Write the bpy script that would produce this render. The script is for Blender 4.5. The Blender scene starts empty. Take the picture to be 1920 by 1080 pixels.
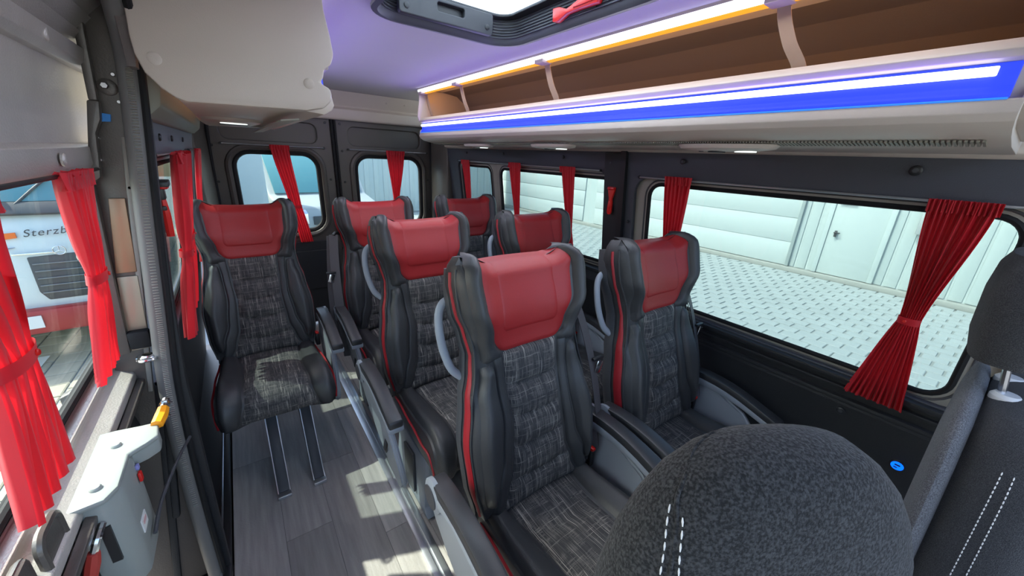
import bpy, bmesh, math, random
from mathutils import Vector, Matrix
random.seed(7)
S = bpy.context.scene
COL = S.collection
PI = math.pi

# ------------------------------------------------------------------ camera, sky, sun, exposure
cam = bpy.data.cameras.new('camera'); cam.sensor_width = 36.0; cam.lens = 700 / 1920 * 36; cam.clip_start = 0.02
co = bpy.data.objects.new('camera', cam); COL.objects.link(co); S.camera = co
Yv = Vector((425 - 960, 270 - 540, 700)); bb = 347 - 540
Xv = Vector((-(Yv.y * bb + 490000) / Yv.x, bb, 700)); Yv.normalize(); Xv.normalize(); Zv = Xv.cross(Yv)
co.matrix_world = Matrix(((Xv.x, -Xv.y, -Xv.z, 0), (Yv.x, -Yv.y, -Yv.z, 0), (Zv.x, -Zv.y, -Zv.z, 1.45), (0, 0, 0, 1)))

W = bpy.data.worlds.new('sky'); S.world = W; W.use_nodes = True
nt = W.node_tree; sky = nt.nodes.new('ShaderNodeTexSky'); sky.sky_type = 'NISHITA'; sky.sun_disc = False
sky.sun_elevation = math.radians(42); sky.sun_rotation = math.radians(-60); sky.dust_density = 3.0; sky.air_density = 1.0
nt.links.new(sky.outputs[0], nt.nodes['Background'].inputs[0]); nt.nodes['Background'].inputs[1].default_value = 0.5
sun = bpy.data.lights.new('sun', 'SUN'); sun.energy = 6.0; sun.angle = math.radians(0.8); sun.color = (1, 0.93, 0.8)
so = bpy.data.objects.new('sun', sun); COL.objects.link(so); so.location = (-4, -2, 6)
so.rotation_euler = Vector((0.36, -0.17, -0.62)).to_track_quat('-Z', 'Y').to_euler()
VS = S.view_settings; VS.view_transform = 'Standard'; VS.look = 'None'; VS.gamma = 1.0; VS.use_curve_mapping = False
VS.exposure = 0.9
S.cycles.max_bounces = 10; S.cycles.transparent_max_bounces = 24; S.cycles.diffuse_bounces = 6

# ------------------------------------------------------------------ materials
MATS = {}
def mat(name, col, rough=0.5, metal=0.0, bump=0.0, bscale=200, spec=0.5, emit=None, estr=0, vary=0.0, vscale=8, coat=0):
    if name in MATS: return MATS[name]
    m = bpy.data.materials.new(name); m.use_nodes = True; n = m.node_tree.nodes; l = m.node_tree.links; b = n['Principled BSDF']
    b.inputs['Base Color'].default_value = (*col, 1); b.inputs['Roughness'].default_value = rough; b.inputs['Metallic'].default_value = metal
    b.inputs['Specular IOR Level'].default_value = spec; b.inputs['Coat Weight'].default_value = coat
    if emit: b.inputs['Emission Color'].default_value = (*emit, 1); b.inputs['Emission Strength'].default_value = estr
    tc = n.new('ShaderNodeTexCoord')
    if bump:
        t = n.new('ShaderNodeTexNoise'); t.inputs['Scale'].default_value = bscale; t.inputs['Detail'].default_value = 3
        bp = n.new('ShaderNodeBump'); bp.inputs['Strength'].default_value = bump; bp.inputs['Distance'].default_value = 0.002
        l.new(tc.outputs['Object'], t.inputs['Vector']); l.new(t.outputs['Fac'], bp.inputs['Height']); l.new(bp.outputs['Normal'], b.inputs['Normal'])
    if vary:
        t = n.new('ShaderNodeTexNoise'); t.inputs['Scale'].default_value = vscale; t.inputs['Detail'].default_value = 4
        mx = n.new('ShaderNodeMix'); mx.data_type = 'RGBA'
        mx.inputs[6].default_value = (*[c * (1 - vary) for c in col], 1); mx.inputs[7].default_value = (*[min(1, c * (1 + vary)) for c in col], 1)
        l.new(tc.outputs['Object'], t.inputs['Vector']); l.new(t.outputs['Fac'], mx.inputs[0]); l.new(mx.outputs[2], b.inputs['Base Color'])
    MATS[name] = m; return m

leather = mat('black_leather', (0.042, 0.043, 0.046), 0.42, bump=0.25, bscale=500)
redleather = mat('red_leather', (0.36, 0.018, 0.020), 0.46, bump=0.25, bscale=600)
redtrim = mat('red_trim', (0.34, 0.012, 0.02), 0.5)
shellgrey = mat('dark_shell_plastic', (0.055, 0.058, 0.066), 0.5, bump=0.15, bscale=600)
greyplast = mat('grey_armrest_plastic', (0.27, 0.30, 0.34), 0.42, bump=0.1, bscale=700)
padblack = mat('black_armrest_pad', (0.035, 0.036, 0.04), 0.38, bump=0.1, bscale=400)
blackplast = mat('black_plastic', (0.014, 0.015, 0.017), 0.4)
rubber = mat('black_rubber', (0.012, 0.012, 0.013), 0.7, spec=0.25)
panelblue = mat('dark_slate_wall_panel', (0.050, 0.054, 0.068), 0.48, bump=0.3, bscale=500)
panelgrey = mat('grey_wall_panel', (0.16, 0.17, 0.195), 0.5, bump=0.3, bscale=500)
panelblack = mat('black_wall_panel', (0.018, 0.019, 0.022), 0.5, bump=0.4, bscale=400)
reveal = mat('grey_window_reveal', (0.27, 0.255, 0.225), 0.45, bump=0.1)
brownmetal = mat('brown_grey_painted_metal', (0.11, 0.095, 0.085), 0.36, metal=0.35, bump=0.2, bscale=300, vary=0.2, vscale=5)
rearpanel = mat('rear_door_paint', (0.085, 0.075, 0.066), 0.42, metal=0.2, bump=0.25, bscale=400)
doorpanel = mat('brushed_grey_door_panel', (0.54, 0.50, 0.46), 0.36, metal=0.35, bump=0.5, bscale=250, vary=0.22, vscale=6)
beige = mat('beige_grey_plastic', (0.53, 0.46, 0.395), 0.38, bump=0.12, bscale=500)
beigedark = mat('olive_grey_plastic', (0.26, 0.25, 0.20), 0.45, bump=0.1)
ceilcloth = mat('light_ceiling_cloth', (0.50, 0.47, 0.47), 0.9, bump=0.5, bscale=900)
rackfelt = mat('brown_rack_lining', (0.135, 0.115, 0.11), 0.8, bump=0.4, bscale=700)
drivebox = mat('light_grey_drive_casing', (0.27, 0.29, 0.275), 0.42, bump=0.1)
chrome = mat('chrome', (0.7, 0.7, 0.72), 0.18, metal=1.0)
alu = mat('aluminium', (0.62, 0.64, 0.67), 0.3, metal=0.9, bump=0.05)
orange = mat('orange_plastic', (0.9, 0.32, 0.01), 0.4)
redplast = mat('red_plastic', (0.62, 0.015, 0.012), 0.3)
beltgrey = mat('seat_belt_webbing', (0.075, 0.07, 0.075), 0.55, bump=0.4, bscale=900)
strapm = mat('tan_strap_webbing', (0.34, 0.23, 0.16), 0.6, bump=0.3, bscale=900)
whitestitch = mat('white_thread', (0.75, 0.74, 0.72), 0.7)
ledwhite = mat('white_led', (1, 1, 1), 0.5, emit=(0.80, 0.87, 1.0), estr=1.6)
ledblue = mat('blue_led', (0.005, 0.01, 0.06), 0.6, emit=(0.025, 0.065, 1.0), estr=0.55)
ledcyan = mat('cyan_led_edge', (0.01, 0.05, 0.1), 0.6, emit=(0.02, 0.22, 1.0), estr=0.6)
ledamber = mat('amber_led', (0.2, 0.08, 0.01), 0.5, emit=(1.0, 0.36, 0.01), estr=0.65)
lampwhite = mat('reading_lamp_lens', (0.8, 0.85, 0.8), 0.2, emit=(0.85, 0.95, 0.9), estr=0.7)
usbblue = mat('lit_blue_usb', (0.01, 0.05, 0.8), 0.3, emit=(0.0, 0.1, 1.0), estr=1.3)
facadem = mat('white_facade_sheet', (0.44, 0.50, 0.495), 0.6, bump=0.05, bscale=20)
garagem = mat('white_garage_panel', (0.46, 0.515, 0.51), 0.6)
plinth = mat('grey_concrete_plinth', (0.30, 0.31, 0.29), 0.8)
pavem = mat('grey_paving_stone', (0.30, 0.335, 0.34), 0.85, vary=0.12, vscale=3)
pavesunlit = mat('sunlit_paving_stone', (0.36, 0.32, 0.24), 0.85, vary=0.12, vscale=3)  # warmth of the sunlight on the left yard, put into the stone colour
groundm = mat('joint_sand', (0.23, 0.25, 0.25), 0.95)
buswhite = mat('white_vehicle_paint', (0.62, 0.68, 0.69), 0.3)
busglass = mat('teal_windscreen', (0.10, 0.25, 0.28), 0.12)
busdark = mat('dark_vehicle_grille', (0.05, 0.055, 0.06), 0.5)
tyre = mat('tyre_rubber', (0.02, 0.02, 0.02), 0.8)

def glassmat(name, tint, gloss=1.15):
    m = bpy.data.materials.new(name); m.use_nodes = True; n = m.node_tree.nodes; l = m.node_tree.links
    n.remove(n['Principled BSDF']); t = n.new('ShaderNodeBsdfTransparent'); t.inputs[0].default_value = (*tint, 1)
    g = n.new('ShaderNodeBsdfGlossy'); g.inputs['Roughness'].default_value = 0.03; f = n.new('ShaderNodeLayerWeight'); f.inputs[0].default_value = 0.5
    pw = n.new('ShaderNodeMath'); pw.operation = 'POWER'; l.new(f.outputs['Facing'], pw.inputs[0]); pw.inputs[1].default_value = 5
    sc_ = n.new('ShaderNodeMath'); sc_.operation = 'MULTIPLY_ADD'; l.new(pw.outputs[0], sc_.inputs[0]); sc_.inputs[1].default_value = 0.35; sc_.inputs[2].default_value = 0.02
    mx = n.new('ShaderNodeMixShader'); l.new(sc_.outputs[0], mx.inputs[0]); l.new(t.outputs[0], mx.inputs[1]); l.new(g.outputs[0], mx.inputs[2])
    l.new(mx.outputs[0], n['Material Output'].inputs[0]); return m
glass = glassmat('tinted_window_glass', (0.50, 0.57, 0.57))
glassrear = glassmat('rear_door_glass', (0.72, 0.79, 0.79))
glassdoor = glassmat('door_window_glass', (0.85, 0.92, 0.92))

def hatchmat():
    m = bpy.data.materials.new('milky_hatch_pane'); m.use_nodes = True; n = m.node_tree.nodes; l = m.node_tree.links
    n.remove(n['Principled BSDF']); t = n.new('ShaderNodeBsdfTranslucent'); t.inputs[0].default_value = (0.72, 0.80, 0.86, 1)
    l.new(t.outputs[0], n['Material Output'].inputs[0]); return m
def curtainmat():
    m = bpy.data.materials.new('red_curtain_cloth'); m.use_nodes = True; n = m.node_tree.nodes; l = m.node_tree.links
    b = n['Principled BSDF']; b.inputs['Base Color'].default_value = (0.62, 0.010, 0.024, 1); b.inputs['Roughness'].default_value = 0.55
    b.inputs['Sheen Weight'].default_value = 0.15
    t = n.new('ShaderNodeBsdfTranslucent'); t.inputs[0].default_value = (0.68, 0.014, 0.024, 1); mx = n.new('ShaderNodeMixShader'); mx.inputs[0].default_value = 0.30
    l.new(b.outputs[0], mx.inputs[1]); l.new(t.outputs[0], mx.inputs[2]); l.new(mx.outputs[0], n['Material Output'].inputs[0])
    return m
curtainm = curtainmat()

def mth(n, l, op, a, b=None, c=None):
    x = n.new('ShaderNodeMath'); x.operation = op
    for i, v in enumerate((a, b, c)):
        if v is None: continue
        if isinstance(v, (int, float)): x.inputs[i].default_value = v
        else: l.new(v, x.inputs[i])
    return x.outputs[0]

def plaidmat(name, base, light, amount):
    """woven check: fine irregular threads in both directions over broader stripes, in the UV map's metres"""
    m = bpy.data.materials.new(name); m.use_nodes = True; n = m.node_tree.nodes; l = m.node_tree.links; b = n['Principled BSDF']
    uv = n.new('ShaderNodeUVMap'); uv.uv_map = 'UVMap'
    def threads(sx, sy, thr, soft):
        mp = n.new('ShaderNodeMapping'); mp.inputs['Scale'].default_value = (sx, sy, 1); l.new(uv.outputs[0], mp.inputs[0])
        t = n.new('ShaderNodeTexNoise'); t.inputs['Scale'].default_value = 1; t.inputs['Detail'].default_value = 1.0; l.new(mp.outputs[0], t.inputs['Vector'])
        r = n.new('ShaderNodeMapRange'); r.interpolation_type = 'SMOOTHSTEP'; r.inputs[1].default_value = thr; r.inputs[2].default_value = thr + soft
        l.new(t.outputs['Fac'], r.inputs[0]); return r.outputs[0]
    a = threads(560, 16, 0.50, 0.08); h = threads(30, 560, 0.50, 0.08)
    A = threads(110, 3, 0.50, 0.2); H = threads(3, 110, 0.50, 0.2)
    va = mth(n, l, 'MULTIPLY', a, mth(n, l, 'MULTIPLY_ADD', A, 0.75, 0.25)); ha = mth(n, l, 'MULTIPLY', h, mth(n, l, 'MULTIPLY_ADD', H, 0.45, 0.15))
    s = mth(n, l, 'MULTIPLY', mth(n, l, 'MAXIMUM', va, ha), amount)
    # dark over-check
    d = threads(30, 2, 0.52, 0.06); e = threads(2, 30, 0.56, 0.06)
    s2 = mth(n, l, 'SUBTRACT', s, mth(n, l, 'MULTIPLY', mth(n, l, 'MAXIMUM', d, e), 0.12)); s2 = mth(n, l, 'MAXIMUM', s2, 0)
    mx = n.new('ShaderNodeMix'); mx.data_type = 'RGBA'; l.new(s2, mx.inputs[0]); mx.inputs[6].default_value = (*base, 1); mx.inputs[7].default_value = (*light, 1)
    l.new(mx.outputs[2], b.inputs['Base Color']); b.inputs['Roughness'].default_value = 0.85
    bp = n.new('ShaderNodeBump'); bp.inputs['Strength'].default_value = 0.35; bp.inputs['Distance'].default_value = 0.001; l.new(s, bp.inputs['Height']); l.new(bp.outputs[0], b.inputs['Normal'])
    return m
plaid = plaidmat('grey_check_fabric', (0.036, 0.036, 0.040), (0.44, 0.405, 0.36), 0.85)

def nubby(name, dark, light, scale):
    m = bpy.data.materials.new(name); m.use_nodes = True; n = m.node_tree.nodes; l = m.node_tree.links; b = n['Principled BSDF']
    tc = n.new('ShaderNodeTexCoord'); t = n.new('ShaderNodeTexNoise'); t.inputs['Scale'].default_value = scale; t.inputs['Detail'].default_value = 2
    l.new(tc.outputs['Object'], t.inputs['Vector']); r = n.new('ShaderNodeMapRange'); r.inputs[1].default_value = 0.40; r.inputs[2].default_value = 0.66; l.new(t.outputs['Fac'], r.inputs[0])
    mx = n.new('ShaderNodeMix'); mx.data_type = 'RGBA'; mx.inputs[6].default_value = (*dark, 1); mx.inputs[7].default_value = (*light, 1); l.new(r.outputs[0], mx.inputs[0])
    l.new(mx.outputs[2], b.inputs['Base Color']); b.inputs['Roughness'].default_value = 0.95; b.inputs['Sheen Weight'].default_value = 0.08
    bp = n.new('ShaderNodeBump'); bp.inputs['Strength'].default_value = 0.8; bp.inputs['Distance'].default_value = 0.003; l.new(t.outputs['Fac'], bp.inputs['Height']); l.new(bp.outputs[0], b.inputs['Normal'])
    return m
cabfabric = nubby('dark_nubby_fabric', (0.006, 0.006, 0.007), (0.046, 0.046, 0.048), 230)
cabfine = nubby('dark_fine_fabric', (0.016, 0.017, 0.019), (0.055, 0.055, 0.058), 700)
cabedge = nubby('grey_edge_fabric', (0.07, 0.072, 0.08), (0.17, 0.175, 0.19), 500)

def woodmat(i):
    m = bpy.data.materials.new('wood_look_vinyl'); m.use_nodes = True; n = m.node_tree.nodes; l = m.node_tree.links; b = n['Principled BSDF']
    tc = n.new('ShaderNodeTexCoord'); mp = n.new('ShaderNodeMapping'); mp.inputs['Scale'].default_value = (60, 4, 1); mp.inputs['Location'].default_value = (i * 3.7, i * 1.3, 0)
    l.new(tc.outputs['Object'], mp.inputs[0]); t = n.new('ShaderNodeTexNoise'); t.inputs['Detail'].default_value = 5; t.inputs['Scale'].default_value = 1; l.new(mp.outputs[0], t.inputs['Vector'])
    mx = n.new('ShaderNodeMix'); mx.data_type = 'RGBA'; k = (0.8, 1.0, 1.25, 0.92)[i]
    mx.inputs[6].default_value = (0.20 * k, 0.182 * k, 0.172 * k, 1); mx.inputs[7].default_value = (0.50 * k, 0.458 * k, 0.43 * k, 1)
    l.new(t.outputs['Fac'], mx.inputs[0]); l.new(mx.outputs[2], b.inputs['Base Color']); b.inputs['Roughness'].default_value = 0.42
    t2 = n.new('ShaderNodeTexNoise'); t2.inputs['Scale'].default_value = 160; l.new(tc.outputs['Object'], t2.inputs['Vector'])
    bp = n.new('ShaderNodeBump'); bp.inputs['Strength'].default_value = 0.5; bp.inputs['Distance'].default_value = 0.002; l.new(t2.outputs['Fac'], bp.inputs['Height']); l.new(bp.outputs[0], b.inputs['Normal'])
    return m
woods = [woodmat(i) for i in range(4)]

# ------------------------------------------------------------------ helpers
def link(name, me, m, parent=None, smooth=True, mw=None):
    if m is not None and not me.materials: me.materials.append(m)
    if smooth:
        me.polygons.foreach_set('use_smooth', [True] * len(me.polygons))
    o = bpy.data.objects.new(name, me); COL.objects.link(o)
    if mw is not None: o.matrix_world = mw
    if parent is not None: o.parent = parent
    return o
def obj(name, V, F, m, parent=None, smooth=True, uv=None, mw=None, sharp=None):
    me = bpy.data.meshes.new(name); me.from_pydata([tuple(v) for v in V], [], F); me.update()
    if uv is not None:
        L = me.uv_layers.new(name='UVMap')
        for p in me.polygons:
            for li in p.loop_indices: L.data[li].uv = uv[me.loops[li].vertex_index]
    bm = bmesh.new(); bm.from_mesh(me); bmesh.ops.recalc_face_normals(bm, faces=bm.faces); bm.to_mesh(me); bm.free()
    if smooth and sharp is None: sharp = 40
    if smooth: me.set_sharp_from_angle(angle=math.radians(sharp))
    return link(name, me, m, parent, smooth, mw)
def empty(name, loc, rz=0, label=None, cat=None, group=None):
    o = bpy.data.objects.new(name, None); COL.objects.link(o); o.location = loc; o.rotation_euler = (0, 0, rz); o.empty_display_size = 0.1
    if label: o['label'] = label; o['category'] = cat
    if group: o['group'] = group
    return o
def tag(o, label, cat, group=None):
    o['label'] = label; o['category'] = cat
    if group: o['group'] = group
    return o
def struct(o): o['kind'] = 'structure'; return o
def box(name, c, s, m, parent=None, bev=0.0, seg=2, rot=None):
    """bevelled box as one mesh; c centre, s size"""
    bm = bmesh.new(); bmesh.ops.create_cube(bm, size=1)
    bmesh.ops.scale(bm, vec=s, verts=bm.verts)
    if bev: bmesh.ops.bevel(bm, geom=bm.edges[:], offset=bev, segments=seg, profile=0.5, affect='EDGES')
    if rot: bmesh.ops.rotate(bm, verts=bm.verts, cent=(0, 0, 0), matrix=rot)
    bmesh.ops.translate(bm, vec=c, verts=bm.verts)
    me = bpy.data.meshes.new(name); bm.to_mesh(me); bm.free(); me.set_sharp_from_angle(angle=math.radians(40))
    return link(name, me, m, parent, bev > 0)
def catmull(P, n=6):
    P = [Vector(p) for p in P]
    if len(P) < 3: return P
    out = []
    for i in range(len(P) - 1):
        p0 = P[max(i - 1, 0)]; p1 = P[i]; p2 = P[i + 1]; p3 = P[min(i + 2, len(P) - 1)]
        for k in range(n):
            t = k / n; out.append(0.5 * ((2 * p1) + (p2 - p0) * t + (2 * p0 - 5 * p1 + 4 * p2 - p3) * t * t + (3 * p1 - p0 - 3 * p2 + p3) * t ** 3))
    out.append(P[-1]); return out
def tube(name, P, r, m, parent=None, n=8, smooth_n=6, closed=False, flat=1.0, up=None):
    """round (or flattened) tube along points; r number or list"""
    Q = catmull(P, smooth_n) if smooth_n else [Vector(p) for p in P]
    N = len(Q); V = []; F = []; prev = None
    for i, q in enumerate(Q):
        if closed: t = Q[(i + 1) % N] - Q[i - 1]
        else: t = Q[min(i + 1, N - 1)] - Q[max(i - 1, 0)]
        t.normalize()
        u = Vector(up) if up else (prev if prev else Vector((0, 0, 1)) if abs(t.z) < 0.9 else Vector((1, 0, 0)))
        a = u - t * u.dot(t); a.normalize(); b = t.cross(a); prev = a
        if isinstance(r, (list, tuple)):
            f = i / max(1, N - 1) * (len(r) - 1); k = min(int(f), len(r) - 2); rr = r[k] + (r[k + 1] - r[k]) * (f - k)
        else: rr = r
        for j in range(n):
            an = 2 * PI * j / n; V.append(q + a * math.cos(an) * rr * flat + b * math.sin(an) * rr)
    R = N if closed else N - 1
    for i in range(R):
        for j in range(n):
            F.append((i * n + j, i * n + (j + 1) % n, ((i + 1) % N) * n + (j + 1) % n, ((i + 1) % N) * n + j))
    if not closed: F.append(tuple(range(n))[::-1]); F.append(tuple((N - 1) * n + j for j in range(n)))
    return obj(name, V, F, m, parent)
def ribbon(name, P, w, th, side, m, parent=None, sn=5):
    """flat webbing: path points, width w, thickness th; side = width direction"""
    Q = catmull(P, sn); V = []; F = []; sd = Vector(side).normalized()
    for i, q in enumerate(Q):
        t = (Q[min(i + 1, len(Q) - 1)] - Q[max(i - 1, 0)]).normalized(); s = (sd - t * sd.dot(t)).normalized(); nn = t.cross(s)
        for a, b in ((-1, -1), (1, -1), (1, 1), (-1, 1)): V.append(q + s * a * w / 2 + nn * b * th / 2)
    for i in range(len(Q) - 1):
        for j in range(4): F.append((i * 4 + j, i * 4 + (j + 1) % 4, i * 4 + 4 + (j + 1) % 4, i * 4 + 4 + j))
    F += [(3, 2, 1, 0), tuple(len(V) - 4 + k for k in range(4))]
    return obj(name, V, F, m, parent)
def rr(x0, x1, y0, y1, r, n=6):
    P = []
    for cx, cy, a0 in ((x1 - r, y1 - r, 0), (x0 + r, y1 - r, 90), (x0 + r, y0 + r, 180), (x1 - r, y0 + r, 270)):
        for k in range(n + 1):
            a = math.radians(a0 + 90 * k / n); P.append((cx + r * math.cos(a), cy + r * math.sin(a)))
    return P
def plate(name, outer, holes, th, m, parent=None, mw=None, bev=0.0, z=0.0):
    """flat panel with real openings; local XY, thickness about local z"""
    c = bpy.data.curves.new(name, 'CURVE'); c.dimensions = '2D'; c.fill_mode = 'BOTH'; c.extrude = max(th / 2 - bev, 0.0001); c.bevel_depth = bev; c.bevel_resolution = 1
    c.offset = -bev
    for P in [outer] + list(holes):
        s = c.splines.new('POLY'); s.points.add(len(P) - 1); s.use_cyclic_u = True
        for i, p in enumerate(P): s.points[i].co = (p[0], p[1], 0, 1)
    t = bpy.data.objects.new('tmp', c); COL.objects.link(t)
    dg = bpy.context.evaluated_depsgraph_get(); me = bpy.data.meshes.new_from_object(t.evaluated_get(dg)); bpy.data.objects.remove(t)
    me.name = name; me.transform(Matrix.Translation((0, 0, z)))
    if mw is not None: me.transform(mw)
    me.set_sharp_from_angle(angle=math.radians(35)); me.materials.clear()
    return link(name, me, m, parent)
def prism(name, poly, axis, a, b, m, parent=None, bev=0.0):
    """polygon extruded along axis 'x' (poly=(y,z)), 'y' (poly=(x,z)) or 'z'"""
    bm = bmesh.new()
    def pt(p, h): return {'x': (h, p[0], p[1]), 'y': (p[0], h, p[1]), 'z': (p[0], p[1], h)}[axis]
    v0 = [bm.verts.new(pt(p, a)) for p in poly]; v1 = [bm.verts.new(pt(p, b)) for p in poly]; n = len(poly)
    bm.faces.new(v0); bm.faces.new(v1[::-1])
    for i in range(n): bm.faces.new((v0[i], v1[i], v1[(i + 1) % n], v0[(i + 1) % n]))
    bmesh.ops.recalc_face_normals(bm, faces=bm.faces)
    if bev:
        es = [e for e in bm.edges if e.calc_face_angle(0) > math.radians(25)]
        bmesh.ops.bevel(bm, geom=es, offset=bev, segments=2, profile=0.5, affect='EDGES')
    me = bpy.data.meshes.new(name); bm.to_mesh(me); bm.free(); me.set_sharp_from_angle(angle=math.radians(38))
    return link(name, me, m, parent)
def sweep(name, prof, axis, a, b, m, parent=None):
    """open profile swept straight (a surface with two sides); prof is a list of (x,z) for axis y"""
    V = [(p[0], h, p[1]) for h in (a, b) for p in prof]; n = len(prof)
    return obj(name, V, [(i, i + 1, n + i + 1, n + i) for i in range(n - 1)], m, parent)
def disc(name, c, nrm, r, th, m, parent=None, n=16, dome=0.4):
    """low domed cap: centre c, axis nrm"""
    q = Vector(nrm).to_track_quat('Z', 'Y').to_matrix(); V = []; F = []
    for k, (rk, h) in enumerate(((1, 0), (1, th * (1 - dome)), (0.75, th), (0.3, th))):
        for j in range(n):
            a = 2 * PI * j / n; V.append(Vector(c) + q @ Vector((r * rk * math.cos(a), r * rk * math.sin(a), h)))
    for k in range(3):
        for j in range(n): F.append((k * n + j, k * n + (j + 1) % n, k * n + n + (j + 1) % n, k * n + n + j))
    F += [tuple(range(n))[::-1], tuple(3 * n + j for j in range(n))]
    return obj(name, V, F, m, parent)
def lerp_tab(T, s):
    if s <= T[0][0]: return T[0][1]
    for (a, va), (b, vb) in zip(T, T[1:]):
        if s <= b:
            t = (s - a) / (b - a); t = t * t * (3 - 2 * t); return va + (vb - va) * t
    return T[-1][1]
def sstep(a, b, x):
    t = max(0, min(1, (x - a) / (b - a))); return t * t * (3 - 2 * t)

XR = lambda z: 1.60 - 0.13 * (z - 0.95)
XL = lambda z: -0.235 + 0.13 * (z - 0.95)
L_ = math.hypot(1, 0.13)
MR = Matrix(((0, -0.13 / L_, 1 / L_, 1.60), (1, 0, 0, 0), (0, 1 / L_, 0.13 / L_, 0.95), (0, 0, 0, 1)))   # local x = Y, local y = up the wall, local z outward
ML = Matrix(((0, 0.13 / L_, 1 / L_, -0.235), (1, 0, 0, 0), (0, 1 / L_, -0.13 / L_, 0.95), (0, 0, 0, 1)))  # local z inward
vz = lambda z: (z - 0.95) * L_
def MY(y): return Matrix(((1, 0, 0, 0), (0, 0, -1, y), (0, 1, 0, 0), (0, 0, 0, 1)))  # local x=X, y=Z, z toward camera

# ------------------------------------------------------------------ van shell: floor
fl = struct(box('floor', (0.69, 1.3, -0.02), (1.82, 4.3, 0.036), blackplast))
box('floor_edge', (-0.32, 2.36, -0.02), (0.22, 2.05, 0.036), blackplast, fl)
pi = 0
for i in range(11):
    x0 = -0.215 + i * 0.165; off = (0.0, 0.37, 0.72, 0.2, 0.55)[i % 5]
    y = -0.85 + off - 0.9
    while y < 3.4:
        a = max(y, -0.85) + 0.0008; b = min(y + 0.9, 3.4) - 0.0008; x1 = min(x0 + 0.165, 1.59)
        if b - a > 0.03:
            box('plank', ((x0 + x1) / 2, (a + b) / 2, -0.0005), (x1 - x0 - 0.0012, b - a, 0.005), woods[pi % 4], fl); pi += random.choice((1, 2, 3, 5))
        y += 0.9
for x in (0.395, 1.02):
    tr = prism('trim_1' if x < 1 else 'trim_2', [(x - 0.028, 0.002), (x - 0.028, 0.012), (x - 0.02, 0.014), (x - 0.006, 0.014), (x - 0.006, 0.006), (x + 0.006, 0.006), (x + 0.006, 0.014), (x + 0.02, 0.014), (x + 0.028, 0.012), (x + 0.028, 0.002)], 'y', -0.3, 3.2, alu)
    struct(tr)
st = struct(box('trim_3', (-0.235, 2.0, 0.01), (0.03, 2.6, 0.03), blackplast, bev=0.005)); struct(tube('trim_4', [(-0.247, 0.72, 0.032), (-0.247, 2.6, 0.032)], 0.004, alu, smooth_n=0))
step = struct(box('trim_5', (-0.40, 0.6, -0.30), (0.36, 1.9, 0.03), blackplast, bev=0.005))
struct(box('trim_6', (-0.245, 0.6, -0.16), (0.02, 1.9, 0.28), blackplast))

# ------------------------------------------------------------------ right wall with windows
def quad(a, b, c, d): return [a, b, c, d]
def rect(y0, y1, z0, z1): return [(y0, vz(z0)), (y1, vz(z0)), (y1, vz(z1)), (y0, vz(z1))]
def rrw(y0, y1, z0, z1, r): return rr(y0, y1, vz(z0), vz(z1), r)
wr = struct(plate('wall_right', rect(-0.75, 1.212, 0.78, 1.515), [rrw(-0.07, 1.155, 0.80, 1.392, 0.075)], 0.02, panelblue, mw=MR, bev=0.003, z=0.012))
w2 = plate('wall_panel', rect(1.222, 3.30, 0.78, 1.515), [rrw(1.33, 2.94, 0.885, 1.405, 0.05)], 0.02, panelblue, wr, MR, 0.003, 0.012)
box('seam_backing', (1.575, 1.216, 1.0), (0.02, 0.03, 1.02), blackplast, wr, rot=Matrix.Rotation(math.radians(-6), 3, 'Y')); plate('pillar_cover', rect(1.225, 1.335, 0.78, 1.50), [], 0.02, panelblack, wr, MR, 0.006, -0.002)
cav = plate('wall_panel', rect(-0.75, 1.21, 0.12, 0.78), [], 0.02, panelblack, wr, MR, 0.003, 0.012)
plate('wall_panel', rect(1.21, 3.3, 0.0, 0.80), [], 0.02, panelblack, wr, MR, 0.003, 0.012)
for k, (z, d, hgt) in enumerate(((0.795, 0.035, 0.022), (0.755, 0.022, 0.014), (0.715, 0.03, 0.03))):
    plate('belt_rib', rect(-0.6, 1.215, z - hgt, z), [], d, panelblack, wr, MR, min(hgt, d) * 0.35, 0.0)
plate('armrest_ledge', rect(-0.7, 1.2, 0.42, 0.70), [], 0.03, panelblack, wr, MR, 0.01, -0.004)
plate('belt_rib', rect(1.33, 2.96, 0.862, 0.885), [], 0.05, panelblack, wr, MR, 0.005, 0.0)
for y, z, r in ((0.229, 1.470, 0.014), (0.917, 1.47, 0.011), (1.296, 1.452, 0.011), (1.641, 1.47, 0.010), (2.239, 1.475, 0.010), (2.75, 1.475, 0.008), (0.201, 0.665, 0.014), (1.285, 1.03, 0.006), (1.175, 1.18, 0.008)):
    c = disc('screw_cap', (XR(z) - (0.006 if z > 0.7 else 0.022), y, z), (-1, 0, -0.13), r, 0.007, blackplast, wr); disc('recess', (XR(z) - (0.013 if z > 0.7 else 0.029), y, z), (-1, 0, -0.13), r * 0.5, 0.001, shellgrey, c, n=6)
# usb socket lit blue
us = empty('usb_socket', (XR(0.555) - 0.02, 0.026, 0.555), 0, 'round blue-lit usb socket in the black side panel below the big window', 'socket')
disc('collar', (0.003, 0, 0), (-1, 0, -0.13), 0.022, 0.006, blackplast, us); disc('glow_ring', (-0.003, 0, 0), (-1, 0, -0.13), 0.0155, 0.003, usbblue, us)
box('port', (-0.0065, 0, 0.0045), (0.002, 0.014, 0.005), blackplast, us); box('port', (-0.0065, 0.003, -0.005), (0.002, 0.009, 0.003), blackplast, us)

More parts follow.
